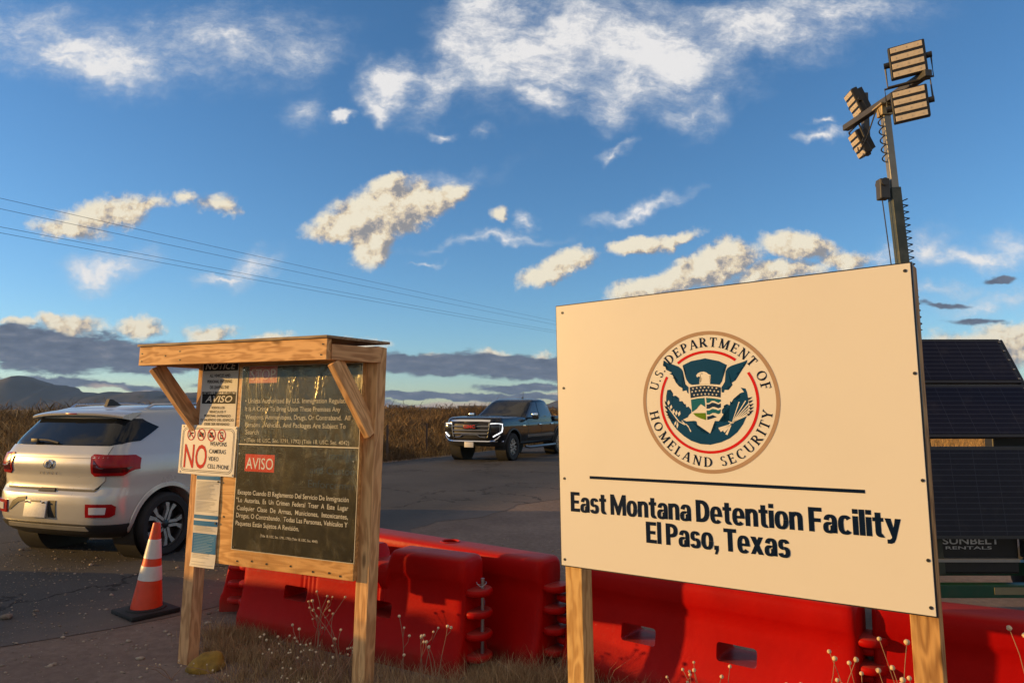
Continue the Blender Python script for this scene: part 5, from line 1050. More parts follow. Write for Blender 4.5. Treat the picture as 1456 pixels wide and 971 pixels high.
# ------------------------------------------------------------------ vehicles: bodies lofted from horizontal plan outlines
class Body:
    """levels: rows of (z, rear y, front y, half width, rear corner (y, x), front corner (y, x), rear bow, front bow); x right, y forward"""
    def __init__(s, levels):
        s.L = np.array(levels, float); s.z = s.L[:, 0]
        d = np.diff(s.L[:, 1:], axis=0) / np.diff(s.z)[:, None]; m = np.zeros_like(s.L[:, 1:]); m[0] = d[0]; m[-1] = d[-1]
        for i in range(1, len(s.z) - 1):
            a, b = d[i - 1], d[i]; ok = a * b > 0; m[i][ok] = 2 * a[ok] * b[ok] / (a[ok] + b[ok])
        s.m = m
    def at(s, z):
        z = min(max(z, s.z[0]), s.z[-1]); i = min(max(np.searchsorted(s.z, z) - 1, 0), len(s.z) - 2)
        h = s.z[i + 1] - s.z[i]; t = (z - s.z[i]) / h; A, B = s.L[i, 1:], s.L[i + 1, 1:]
        return (2 * t ** 3 - 3 * t * t + 1) * A + (t ** 3 - 2 * t * t + t) * h * s.m[i] + (-2 * t ** 3 + 3 * t * t) * B + (t ** 3 - t * t) * h * s.m[i + 1]
    def P(s, u, z):
        yr, yf, w_, ry, rx, fy, fx, rb, fb = s.at(z); sg = 1 if u >= 0 else -1; a = min(abs(u), 5)
        rb2 = rb * ((w_ - rx) / w_) ** 2; fb2 = fb * ((w_ - fx) / w_) ** 2
        y0, y1 = yr + rb2 + ry, yf - fb2 - fy; ym = (y0 + y1) / 2; hl = max(.05, (y1 - y0) / 2)
        side = lambda y: w_ - .035 * ((y - ym) / hl) ** 2 * (1 if abs(y - ym) <= hl else 1)
        we = w_ - .035
        if a <= 1: x = a * (we - rx); y = yr + rb * (x / w_) ** 2
        elif a <= 2: q = (a - 1) * math.pi / 2; x = we - rx + rx * math.sin(q); y = yr + rb2 + ry * (1 - math.cos(q))
        elif a <= 3: y = y0 + (y1 - y0) * (a - 2); x = side(y)
        elif a <= 4: q = (a - 3) * math.pi / 2; x = we - fx + fx * math.cos(q); y = y1 + fy * math.sin(q)
        else: x = (5 - a) * (we - fx); y = yf - fb * (x / w_) ** 2
        return Vector((sg * x, y, z))
    def ux(s, x, z, front=False):
        """u on the rear (or front) face at lateral distance x"""
        f = lambda a: abs(s.P(a, z).x); sg = 1 if x >= 0 else -1; lo, hi = (0, 2) if not front else (3, 5)
        for _ in range(30):
            mid = (lo + hi) / 2; big = f(mid) > abs(x)
            if front: lo, hi = (mid, hi) if big else (lo, mid)
            else: lo, hi = (lo, mid) if big else (mid, hi)
        return sg * lo
    def uy(s, y, z, sg=1):
        lo, hi = 1.0, 4.0
        for _ in range(30):
            mid = (lo + hi) / 2
            if s.P(mid, z).y < y: lo = mid
            else: hi = mid
        return sg * lo
    def N(s, u, z):
        e = .012; a = s.P(u + e, z) - s.P(u - e, z); b = s.P(u, z + e) - s.P(u, z - e); n = a.cross(b)
        return n.normalized() if n.length > 1e-9 else Vector((0, 0, 1))
    def shell(s, bm, nz=46, cap=True, us=None):
        us = us or ([i / 8 for i in range(8)] + [1 + i / 9 for i in range(9)] + [2 + i / 22 for i in range(22)] + [3 + i / 9 for i in range(9)] + [4 + i / 8 for i in range(9)])
        ring_u = us + [-u for u in us[-2:0:-1]]
        zs = np.unique(np.concatenate([np.linspace(s.z[0], s.z[-1], nz), s.z])); rows = [[bm.verts.new(s.P(u, z)) for u in ring_u] for z in zs]; n = len(ring_u)
        for a, b in zip(rows, rows[1:]):
            for j in range(n): bm.faces.new((a[j], a[(j + 1) % n], b[(j + 1) % n], b[j]))
        bm.faces.new(rows[0][::-1])
        if cap: bm.faces.new(rows[-1])
    def patch(s, bm, poly, off=.006, nu=14, nv=12, depth=.014, mi=0):
        """polygon given as (u, z), convex in u for every z, laid on the surface as a thin shell"""
        zs_ = sorted({p[1] for p in poly}); z0, z1 = zs_[0], zs_[-1]; zl = sorted(set(list(np.linspace(z0, z1, nv)) + zs_)); rows = []
        for z in zl:
            cr_ = []
            for (ua, za), (ub, zb) in zip(poly, poly[1:] + poly[:1]):
                if abs(za - zb) < 1e-9:
                    if abs(z - za) < 1e-9: cr_ += [ua, ub]
                elif min(za, zb) - 1e-9 <= z <= max(za, zb) + 1e-9: cr_.append(ua + (ub - ua) * (z - za) / (zb - za))
            ua, ub = min(cr_), max(cr_); rows.append([(ua + (ub - ua) * k / nu, z) for k in range(nu + 1)])
        def vert(u, z, o): return bm.verts.new(s.P(u, z) + s.N(u, z) * o)
        G_ = [[vert(u, z, off) for u, z in r_] for r_ in rows]
        for a, b in zip(G_, G_[1:]):
            for k in range(nu): 
                f = bm.faces.new((a[k], a[k + 1], b[k + 1], b[k])); f.material_index = mi
        bd = [(0, k) for k in range(nu + 1)] + [(r_, nu) for r_ in range(1, len(rows))] + [(len(rows) - 1, k) for k in range(nu - 1, -1, -1)] + [(r_, 0) for r_ in range(len(rows) - 2, 0, -1)]
        low = [vert(*rows[i][k], off - depth) for i, k in bd]
        for q in range(len(bd)):
            i, k = bd[q]; i2, k2 = bd[(q + 1) % len(bd)]
            try: bm.faces.new((G_[i2][k2], G_[i][k], low[q], low[(q + 1) % len(bd)])).material_index = mi
            except Exception: pass
    def strip(s, bm, pts, wd, off=.004):
        """narrow band along a list of (u, z) points"""
        P_ = [s.P(u, z) + s.N(u, z) * off for u, z in pts]; N_ = [s.N(u, z) for u, z in pts]; prev = None
        for i, p in enumerate(P_):
            t_ = (P_[min(i + 1, len(P_) - 1)] - P_[max(i - 1, 0)]).normalized(); b = t_.cross(N_[i]).normalized() * wd / 2
            cur = (bm.verts.new(p - b), bm.verts.new(p + b))
            if prev: bm.faces.new((prev[0], prev[1], cur[1], cur[0]))
            prev = cur
def dens(pts, n=8):
    o = []
    for a, b in zip(pts, pts[1:]): o += [(a[0] + (b[0] - a[0]) * k / n, a[1] + (b[1] - a[1]) * k / n) for k in range(n)]
    return o + [pts[-1]]
def part(name, bm, m_, par, sm=True, ang=38):
    return mesh_obj(name, bm, m_, par, smooth=sm, angle=ang)
def paint(name, base, flake=0.0, rough=.32):
    m_ = mat(name, base, rough, flake, var=.03, vscale=2, coat=.7, rvar=.06, dirt=((.30, .25, .19), .10, 3)); return m_
GLASS = mat('tinted_glass', (.012, .014, .016), .05, var=.1, spec=.30); TAILR = mat('tail_lamp_red', (.30, .004, .006), .25, var=.15, vscale=20, spec=.3)
LAMPW = mat('lamp_white', (.62, .60, .58), .15, var=.05); TRIM = mat('trim_black', (.016, .016, .017), .55, var=.25)
RIMS = mat('rim_silver', (.55, .55, .56), .28, .85, var=.05); RIMD = mat('rim_dark', (.02, .02, .022), .35, .4, var=.1); PLATEM = mat('plate_white', (.58, .57, .56), .5, var=.12, vscale=45)
def wheel(par, c, r_, w_, side, spokes=5, rim=.70, tw=0.0, bright=RIMS):
    """tyre > rim > spokes; axle along x; side = +1 faces +x"""
    M = Matrix.Translation(c) @ Matrix.Rotation(R(90) * side, 4, 'Y')
    bm = bmesh.new(); h = w_ / 2; q = r_ * rim
    lathe(bm, [(q, -h * .7), (q * 1.02, -h * .95), (r_ * .90, -h), (r_ * .965, -h * .86), (r_, -h * .62), (r_, -h * .3), (r_ * .988, -h * .28), (r_ * .988, -h * .2), (r_, -h * .18), (r_, h * .18), (r_ * .988, h * .2), (r_ * .988, h * .28), (r_, h * .3), (r_, h * .62), (r_ * .965, h * .86), (r_ * .90, h), (q * 1.02, h * .95), (q, h * .7)], M, 48)
    t_ = part('wheel', bm, RUBBER, par)
    bm = bmesh.new(); lathe(bm, [(0, h * .05), (q * .9, h * .05), (q * .93, h * .70), (q * .985, h * .84), (q * 1.0, h * .80), (q * 1.0, -h * .7)], M, 40); rm = part('rim', bm, RIMD, t_)
    for k in range(spokes):
        a = 2 * math.pi * k / spokes + .3; bm = bmesh.new()
        A = Matrix.Rotation(a, 4, 'Z')
        for sg in (-1, 1):
            prism(bm, [(q * .12, sg * q * .04), (q * .13, sg * q * .16), (q * .62, sg * q * (.16 + tw)), (q * .95, sg * q * (.36 + tw)), (q * .975, sg * q * (.13 + tw)), (q * .60, sg * q * (.02 + tw))][::sg], h * .40, h * .74, M @ A)
        recalc(bm); part('spoke', bm, bright, t_, False, 30)
    bm = bmesh.new(); lathe(bm, [(q * .20, h * .4), (q * .20, h * .72), (q * .15, h * .80), (0, h * .81)], M, 20); part('hub_cap', bm, RIMD, t_)
    return t_
def cut(body, cutters):
    for bmc in cutters:
        c = mesh_obj('cutter', bmc, body.data.materials[0], None); c.matrix_world = body.matrix_world if not body.parent else body.parent.matrix_world @ body.matrix_local
        bpy.context.view_layer.update(); c.parent = body.parent; c.matrix_parent_inverse = Matrix(); c.matrix_world = body.parent.matrix_world
        md = body.modifiers.new('b', 'BOOLEAN'); md.object = c; md.operation = 'DIFFERENCE'; md.solver = 'EXACT'
        bpy.context.view_layer.update(); dg = bpy.context.evaluated_depsgraph_get(); me = bpy.data.meshes.new_from_object(body.evaluated_get(dg)); body.modifiers.clear(); body.data = me; bpy.data.objects.remove(c)
    try: body.data.set_sharp_from_angle(angle=R(38))
    except Exception: pass

# ------------------------------------------------------------------ small white crossover, seen from behind
fw = Vector((.353, .936, 0)).normalized(); rt = Vector((fw.y, -fw.x, 0))
CO = Vector((-4.56, 8.05, 0)); SC_ = 1.03
CM = basis(rt, fw, Vector((0, 0, 1)), CO + Vector((0, 0, .035))) @ Matrix.Scale(SC_, 4)
car = empty('small_suv', CM, 'white compact crossover car seen from behind, parked left of the notice board', 'car')
VWHITE = paint('pearl_white', (.50, .49, .455), .25, .28)
LV = [  # z, yr, yf, w, rear corner y,x, front corner y,x, rear bow, front bow
 (.24, -.50, 3.02, .74, .22, .26, .3, .3, .05, .1), (.33, -.655, 3.22, .83, .22, .30, .34, .36, .06, .12), (.44, -.705, 3.29, .868, .22, .33, .36, .40, .06, .14),
 (.58, -.715, 3.31, .882, .22, .34, .36, .40, .06, .14), (.675, -.705, 3.30, .885, .22, .33, .36, .40, .06, .14), (.715, -.675, 3.28, .884, .20, .30, .36, .40, .055, .14), (.755, -.655, 3.27, .884, .19, .28, .36, .40, .05, .14),
 (.86, -.655, 3.22, .886, .19, .28, .40, .42, .05, .14), (.96, -.672, 3.06, .878, .18, .26, .45, .42, .05, .16), (1.05, -.655, 2.80, .862, .18, .25, .50, .42, .05, .18), (1.11, -.625, 2.45, .842, .18, .24, .40, .40, .05, .14),
 (1.22, -.555, 2.12, .806, .18, .23, .30, .34, .05, .10), (1.34, -.465, 1.86, .757, .18, .22, .28, .32, .05, .08), (1.44, -.385, 1.60, .705, .18, .21, .28, .30, .05, .06), (1.505, -.31, 1.38, .650, .18, .22, .3, .3, .05, .06), (1.540, -.20, 1.20, .585, .20, .24, .3, .3, .05, .05), (1.560, -.03, 1.02, .47, .24, .24, .3, .3, .04, .04), (1.567, .20, .80, .28, .2, .2, .2, .2, .02, .02)]
B = Body(LV)
bm = bmesh.new(); B.shell(bm); recalc(bm); body = part('body', bm, VWHITE, car)
cs = []
for y in (0, 2.52):
    for sg in (-1, 1):
        c = bmesh.new(); cyl(c, (sg * .52, y, .335), (sg * 1.1, y, .335), .385, seg=48); cs.append(c)
cut(body, cs)
for y in (0, 2.52):
    for sg in (-1, 1):
        bm = bmesh.new(); lathe(bm, [(.387, .0), (.384, -.30), (.0, -.305)], Matrix.Translation((sg * .845, y, .335)) @ Matrix.Rotation(R(90) * sg, 4, 'Y'), 48); part('wheel_arch_liner', bm, TRIM, car)
        wheel(car, (sg * .775, y, .328), .328, .205, sg, 5, .72)
        bm = bmesh.new(); prev = None
        for k in range(37):                                           # arch lip
            a = R(-8 + 196 * k / 36); cur = []
            for r_, o in ((.383, .004), (.388, .016), (.425, .014), (.432, .004)):
                yy_, z_ = y + r_ * math.cos(a), .335 + r_ * math.sin(a); z2_ = max(z_, .26); p = B.P(B.uy(yy_, z2_, sg), z2_); cur.append(bm.verts.new((p.x + sg * o, yy_, z2_)))
            if prev:
                for j in range(3): bm.faces.new((prev[j], prev[j + 1], cur[j + 1], cur[j]))
            prev = cur
        recalc(bm); part('arch_lip', bm, VWHITE, car)
ux, uy = B.ux, B.uy
# rear glass with its pointed wrap round corner, spoiler, wiper
bm = bmesh.new(); B.patch(bm, [(-ux(.66, 1.155), 1.155), (ux(.66, 1.155), 1.155), (uy(-.30, 1.20), 1.20), (uy(-.04, 1.335), 1.335), (uy(-.20, 1.42), 1.42), (-uy(-.20, 1.42), 1.42), (-uy(-.04, 1.335), 1.335), (-uy(-.30, 1.20), 1.20)], .008, 40, 14); part('rear_window', bm, GLASS, car)
bm = bmesh.new(); rows = []
for k in range(25):
    x = -.66 + 1.32 * k / 24; e = (abs(x) / .66); yb = -.475 + .06 * e ** 2.5; z0 = 1.475 - .035 * e ** 3
    rows.append([bm.verts.new(p) for p in ((x, -.18, z0 + .055), (x, -.30, z0 + .045), (x, yb + .03, z0 + .022), (x, yb, z0 + .006), (x, yb + .006, z0 - .014), (x, -.31, z0 - .03))])
for a, b in zip(rows, rows[1:]):
    for j in range(5): bm.faces.new((a[j], a[j + 1], b[j + 1], b[j]))
bm.faces.new(rows[0]); bm.faces.new(rows[-1][::-1]); recalc(bm); sp1 = part('roof_spoiler', bm, VWHITE, car)
bm = bmesh.new(); box(bm, (0, -.472, 1.475), (.16, .012, .012), bevel=.003); part('high_brake_lamp', bm, TAILR, sp1)
bm = bmesh.new(); p0 = B.P(0, 1.18) + Vector((-.02, -.02, 0)); tube(bm, [p0 + Vector((-.33, 0, .03)), p0 + Vector((-.1, -.012, .025)), p0 + Vector((.05, -.012, 0))], .011, 6); box(bm, p0 + Vector((-.30, -.006, .022)), (.10, .03, .04), bevel=.008); part('rear_wiper', bm, TRIM, car)
# tailgate panel, seams, logo
TG = [(-ux(.60, .735), .735), (ux(.60, .735), .735), (ux(.70, .82), .82), (ux(.70, 1.08), 1.08), (ux(.70, 1.15), 1.15), (-ux(.70, 1.15), 1.15), (-ux(.70, 1.08), 1.08), (-ux(.70, .82), .82)]
bm = bmesh.new(); B.patch(bm, TG, .012, 28, 16, .02); tgo = part('tailgate', bm, VWHITE, car)
bm = bmesh.new(); B.strip(bm, dens([(-ux(.66, .745), .80), (-ux(.60, .72), .722), (ux(.60, .72), .722), (ux(.66, .745), .80)]), .018, .006); B.strip(bm, dens([(ux(.66, .8), .80), (ux(.73, .98), .98)]), .007, .007); part('tailgate_seam', bm, TRIM, car)
bm = bmesh.new(); B.strip(bm, dens([(-ux(.72, 1.045), 1.045), (ux(.72, 1.045), 1.045)], 24), .020, .022); part('tailgate_crease', bm, VWHITE, tgo)
bm = bmesh.new(); B.patch(bm, [(-ux(.12, .715), .70), (ux(.12, .7), .70), (ux(.09, .735), .738), (-ux(.09, .735), .738)], .012, 8, 3); part('handle_recess', bm, TRIM, tgo)
LM = Matrix.Translation(B.P(0, .975) + Vector((0, -.018, 0)))
bm = bmesh.new(); el = lambda a, b, n=36: [(a * math.cos(2 * math.pi * k / n), b * math.sin(2 * math.pi * k / n)) for k in range(n)]
A_, B_ = el(.070, .046), el(.060, .037)
a = [bm.verts.new((x, -.004, z)) for x, z in A_]; b = [bm.verts.new((x, -.009, z)) for x, z in B_]; c = [bm.verts.new((x, 0, z)) for x, z in A_]; d = [bm.verts.new((x, 0, z)) for x, z in B_]
for i in range(36):
    j = (i + 1) % 36
    for p, q in ((a, b), (c, a), (b, d)): bm.faces.new((p[i], p[j], q[j], q[i]))
for pg in ([(-.040, -.026), (-.022, -.034), (-.006, .030), (-.024, .026)], [(.006, -.030), (.024, -.026), (.040, .026), (.022, .034)], [(-.024, -.004), (.024, .012), (.026, .022), (-.022, -.014)]):
    prism(bm, pg, 0, .007, FACE)
recalc(bm); o = part('emblem', bm, CHROME, tgo, False); o.matrix_local = LM
bm = text_bm([(c_, -.118 + .059 * k, None, 0, .026, .02, 0, 'C') for k, c_ in enumerate('VENUE')]); bmesh.ops.transform(bm, matrix=Matrix.Translation(B.P(0, .885) + Vector((0, -.022, -.013))) @ FACE, verts=bm.verts[:]); mesh_obj('model_lettering', bm, mat('dark_chrome', (.10, .10, .11), .25, .8), tgo)
# lamps
for sg in (-1, 1):
    U1 = lambda x, z: ux(x, z)
    pl_ = [(U1(.56, .87), .90), (U1(.60, .86), .865), (uy(-.52, .87), .872), (uy(-.36, .93), .925), (uy(-.34, 1.03), 1.03), (uy(-.40, 1.06), 1.062), (U1(.57, 1.07), 1.072), (U1(.545, 1.05), 1.05)]
    bm = bmesh.new(); B.patch(bm, [(sg * u, z) for u, z in pl_], .022, 20, 12, .04); recalc(bm); tl = part('tail_lamp', bm, TAILR, car)
    pl_ = [(U1(.59, .90), .905), (uy(-.50, .91), .905), (uy(-.44, .96), .95), (U1(.66, .96), .955), (U1(.585, 1.02), 1.02)]
    bm = bmesh.new(); B.patch(bm, [(sg * u, z) for u, z in pl_], .025, 12, 8, .006); recalc(bm); part('inner_lens', bm, mat('lamp_dark', (.06, .003, .004), .1), tl)
    bm = bmesh.new(); B.patch(bm, [(sg * U1(.555, .47), .475), (sg * uy(-.60, .47), .475), (sg * uy(-.57, .5), .50), (sg * uy(-.57, .58), .575), (sg * uy(-.60, .6), .60), (sg * U1(.555, .6), .60)], .012, 10, 8, .03); recalc(bm); rl_ = part('bumper_lamp', bm, TAILR, car)
    bm = bmesh.new(); B.patch(bm, [(sg * U1(.60, .5), .505), (sg * uy(-.625, .5), .505), (sg * uy(-.625, .57), .57), (sg * U1(.60, .57), .57)], .018, 8, 5, .01); recalc(bm); part('reversing_lens', bm, LAMPW, rl_)
# lower bumper cladding, plate recess and plate
bm = bmesh.new(); B.patch(bm, [(-uy(-.40, .3), .262), (uy(-.40, .3), .262), (uy(-.375, .38), .40), (ux(.50, .40), .40), (-ux(.50, .40), .40), (-uy(-.375, .4), .40)], .012, 40, 8, .03); part('lower_bumper', bm, TRIM, car)
bm = bmesh.new(); B.patch(bm, [(-ux(.56, .36), .345), (ux(.56, .36), .345), (ux(.54, .4), .385), (-ux(.54, .4), .385)], .020, 30, 4, .02); part('skid_plate', bm, mat('skid_silver', (.32, .31, .28), .45, .3), car)
bm = bmesh.new(); B.patch(bm, [(-ux(.54, .5), .50), (-ux(.50, .5), .505), (-ux(.37, .6), .585), (-ux(.26, .62), .61), (-ux(.26, .65), .648), (-ux(.38, .63), .635), (-ux(.46, .6), .60)], .006, 10, 10, .012); B.patch(bm, [(ux(.07, .46), .455), (ux(.17, .46), .455), (ux(.17, .62), .62), (ux(.07, .62), .62)], .006, 6, 6, .012); rc = part('plate_recess', bm, TRIM, car)
bm = bmesh.new(); box(bm, (-.085, B.P(0, .53).y - .022, .535), (.31, .012, .165), Matrix.Rotation(R(-6), 3, 'X'), .004); pl1 = part('licence_plate', bm, PLATEM, car, False)
bm = bmesh.new(); box(bm, (-.085, B.P(0, .53).y - .020, .608), (.14, .012, .014), Matrix.Rotation(R(-6), 3, 'X')); 
for q in (-.12, .12): cyl(bm, (-.085 + q, B.P(0, .53).y - .02, .60), (-.085 + q, B.P(0, .53).y - .042, .598), .008, seg=8)
part('plate_fixing', bm, TRIM, pl1, False)
# side glass, doors, handles, mirrors, front glass
for sg in (-1, 1):
    bm = bmesh.new(); B.patch(bm, [(uy(.30, 1.12, sg), 1.10), (uy(.93, 1.1, sg), 1.085), (uy(.93, 1.42, sg), 1.43), (uy(.55, 1.4, sg), 1.43), (uy(.45, 1.3, sg), 1.38)], .006, 14, 10); recalc(bm); part('rear_side_window', bm, GLASS, car)
    bm = bmesh.new(); B.patch(bm, [(uy(.99, 1.1, sg), 1.085), (uy(2.0, 1.1, sg), 1.07), (uy(1.45, 1.4, sg), 1.42), (uy(.99, 1.4, sg), 1.43)], .006, 14, 10); recalc(bm); part('front_side_window', bm, GLASS, car)
    bm = bmesh.new(); B.strip(bm, dens([(uy(.24, 1.12, sg), 1.13), (uy(.26, 1.05, sg), 1.06), (uy(.38, .9, sg), .86), (uy(.45, .74, sg), .76)]), .009, .003); B.strip(bm, dens([(uy(.96, 1.1, sg), 1.08), (uy(.96, .4, sg), .40)]), .008, .003); B.strip(bm, dens([(uy(1.95, 1.05, sg), 1.04), (uy(2.05, .4, sg), .40)]), .008, .003); part('door_seam', bm, TRIM, car)
    for y in (.42, 1.12):
        bm = bmesh.new(); p = B.P(uy(y, .99, sg), .99); box(bm, p + Vector((sg * .018, .02, 0)), (.03, .19, .028), bevel=.008); part('door_handle', bm, VWHITE, car)
    bm = bmesh.new(); B.patch(bm, [(uy(.42, .3, sg), .262), (uy(2.10, .3, sg), .262), (uy(2.10, .4, sg), .41), (uy(.42, .4, sg), .41)], .014, 20, 5, .03); recalc(bm); part('sill_cladding', bm, TRIM, car)
    bm = bmesh.new(); box(bm, (sg * .93, 1.82, 1.10), (.16, .10, .12), bevel=.03); part('door_mirror', bm, VWHITE, car)
    bm = bmesh.new(); tube(bm, [(sg * .56, -.06, 1.525), (sg * .585, .02, 1.572), (sg * .60, .7, 1.588), (sg * .585, 1.1, 1.565), (sg * .57, 1.2, 1.515)], .014, 6); part('roof_rail', bm, RIMS, car)
    bm = bmesh.new(); B.patch(bm, [(sg * B.ux(.55, .8, True), .80), (uy(3.0, .8, sg), .80), (uy(2.98, .9, sg), .90), (sg * B.ux(.55, .9, True), .90)], .006, 10, 5); recalc(bm); part('headlamp', bm, LAMPW, car)
bm = bmesh.new(); B.patch(bm, [(B.ux(.70, 1.12, True), 1.12), (5, 1.12), (5, 1.42), (B.ux(.55, 1.42, True), 1.42)], .006, 12, 12); B.patch(bm, [(-B.ux(.70, 1.12, True), 1.12), (-5, 1.12), (-5, 1.42), (-B.ux(.55, 1.42, True), 1.42)], .006, 12, 12); recalc(bm); part('windscreen', bm, GLASS, car)
bm = bmesh.new(); prism(bm, [(-.10, 0), (.10, 0), (.085, .012), (-.03, .075), (-.07, .078)], -.022, .022, Matrix.Translation((0, .02, 1.555)) @ Matrix(((0, 0, 1, 0), (1, 0, 0, 0), (0, 1, 0, 0), (0, 0, 0, 1)))); recalc(bm); part('antenna_fin', bm, TRIM, car, True, 30)

# unseen copy of the car, added out of view on the left to shade the foreground
def copy_tree(o, par=None):
    c = o.copy(); COL.objects.link(c)
    if par: c.parent = par
    for ch in list(o.children): copy_tree(ch, c)
    return c
shade_car = copy_tree(car); shade_car.matrix_world = basis(rt, fw, Vector((0, 0, 1)), Vector((-10.1, 3.7, .03))) @ Matrix.Scale(SC_, 4)
shade_car['label'] = 'added unseen white compact crossover casting low foreground shade, outside the picture on the left'
# ------------------------------------------------------------------ black pickup truck coming along the far lane
th = R(25.5); tf = Vector((-math.sin(th), -math.cos(th), 0)); trt = Vector((tf.y, -tf.x, 0))
FA = Vector((-.06, 21.75, 0)) + trt * .87                                   # front axle centre
TM = basis(trt, tf, Vector((0, 0, 1)), FA - tf * 3.74 + Vector((0, 0, .045)))
trk = empty('pickup_truck', TM, 'black crew cab pickup truck with lit headlights facing the camera on the road', 'pickup truck')
TB_ = mat('truck_black', (.006, .006, .007), .20, var=.1, vscale=2, coat=.35, spec=.35, dirt=((.10, .085, .065), .10, 2))
TGL = mat('sky_reflection_glass', (.06, .085, .12), .06, var=.05, spec=.6)  # blue base colour paints reflected sky into the side windows
# lower body
D = Body([(.46, -1.08, 4.55, .93, .1, .12, .30, .42, .02, .10), (.60, -1.14, 4.66, .985, .1, .12, .30, .42, .02, .12), (.85, -1.15, 4.70, 1.01, .1, .12, .28, .42, .02, .12), (1.05, -1.15, 4.69, 1.01, .1, .12, .26, .40, .02, .12), (1.14, -1.15, 4.67, .995, .1, .12, .26, .40, .02, .12)])
bm = bmesh.new(); D.shell(bm, 20); recalc(bm); tb = part('body', bm, TB_, trk)
cs = []
for y in (0, 3.74):
    for sg in (-1, 1): c = bmesh.new(); cyl(c, (sg * .58, y, .44), (sg * 1.3, y, .44), .50, seg=44); cs.append(c)
c = bmesh.new(); box(c, (0, -.38, 1.1), (1.60, 1.40, .8)); cs.append(c)
cut(tb, cs)
Hd = Body([(1.10, 2.55, 4.67, .985, .1, .1, .26, .40, .0, .12), (1.20, 2.58, 4.655, .965, .1, .1, .24, .40, 0, .12), (1.285, 2.60, 4.62, .93, .1, .1, .24, .40, 0, .12), (1.325, 2.62, 4.50, .87, .1, .1, .24, .4, 0, .12), (1.345, 2.64, 4.2, .74, .1, .1, .3, .4, 0, .12)])
bm = bmesh.new(); Hd.shell(bm, 14); recalc(bm); part('bonnet', bm, TB_, trk)
bm = bmesh.new(); box(bm, (0, 3.5, 1.345), (.75, 1.5, .03), bevel=.015); part('bonnet_bulge', bm, TB_, trk)
Cb = Body([(1.10, .36, 3.00, .965, .06, .1, .25, .25, .02, .14), (1.28, .40, 2.86, .945, .06, .1, .25, .25, .02, .14), (1.55, .50, 2.42, .875, .06, .12, .25, .25, .02, .12), (1.78, .60, 2.02, .805, .08, .15, .25, .25, .02, .10), (1.86, .66, 1.86, .765, .12, .2, .25, .25, .02, .08), (1.905, .80, 1.68, .66, .2, .25, .25, .25, .02, .06), (1.92, 1.0, 1.5, .40, .2, .2, .2, .2, .0, .02)])
bm = bmesh.new(); Cb.shell(bm, 26); recalc(bm); part('cab', bm, TB_, trk)
bm = bmesh.new(); a = [(-Cb.ux(.84, 1.32, True), 1.30), (-5, 1.30), (-5, 1.83), (-Cb.ux(.68, 1.8, True), 1.82)]; Cb.patch(bm, a, .007, 14, 12); Cb.patch(bm, [(-u, z) for u, z in a], .007, 14, 12); recalc(bm); part('windscreen', bm, GLASS, trk)
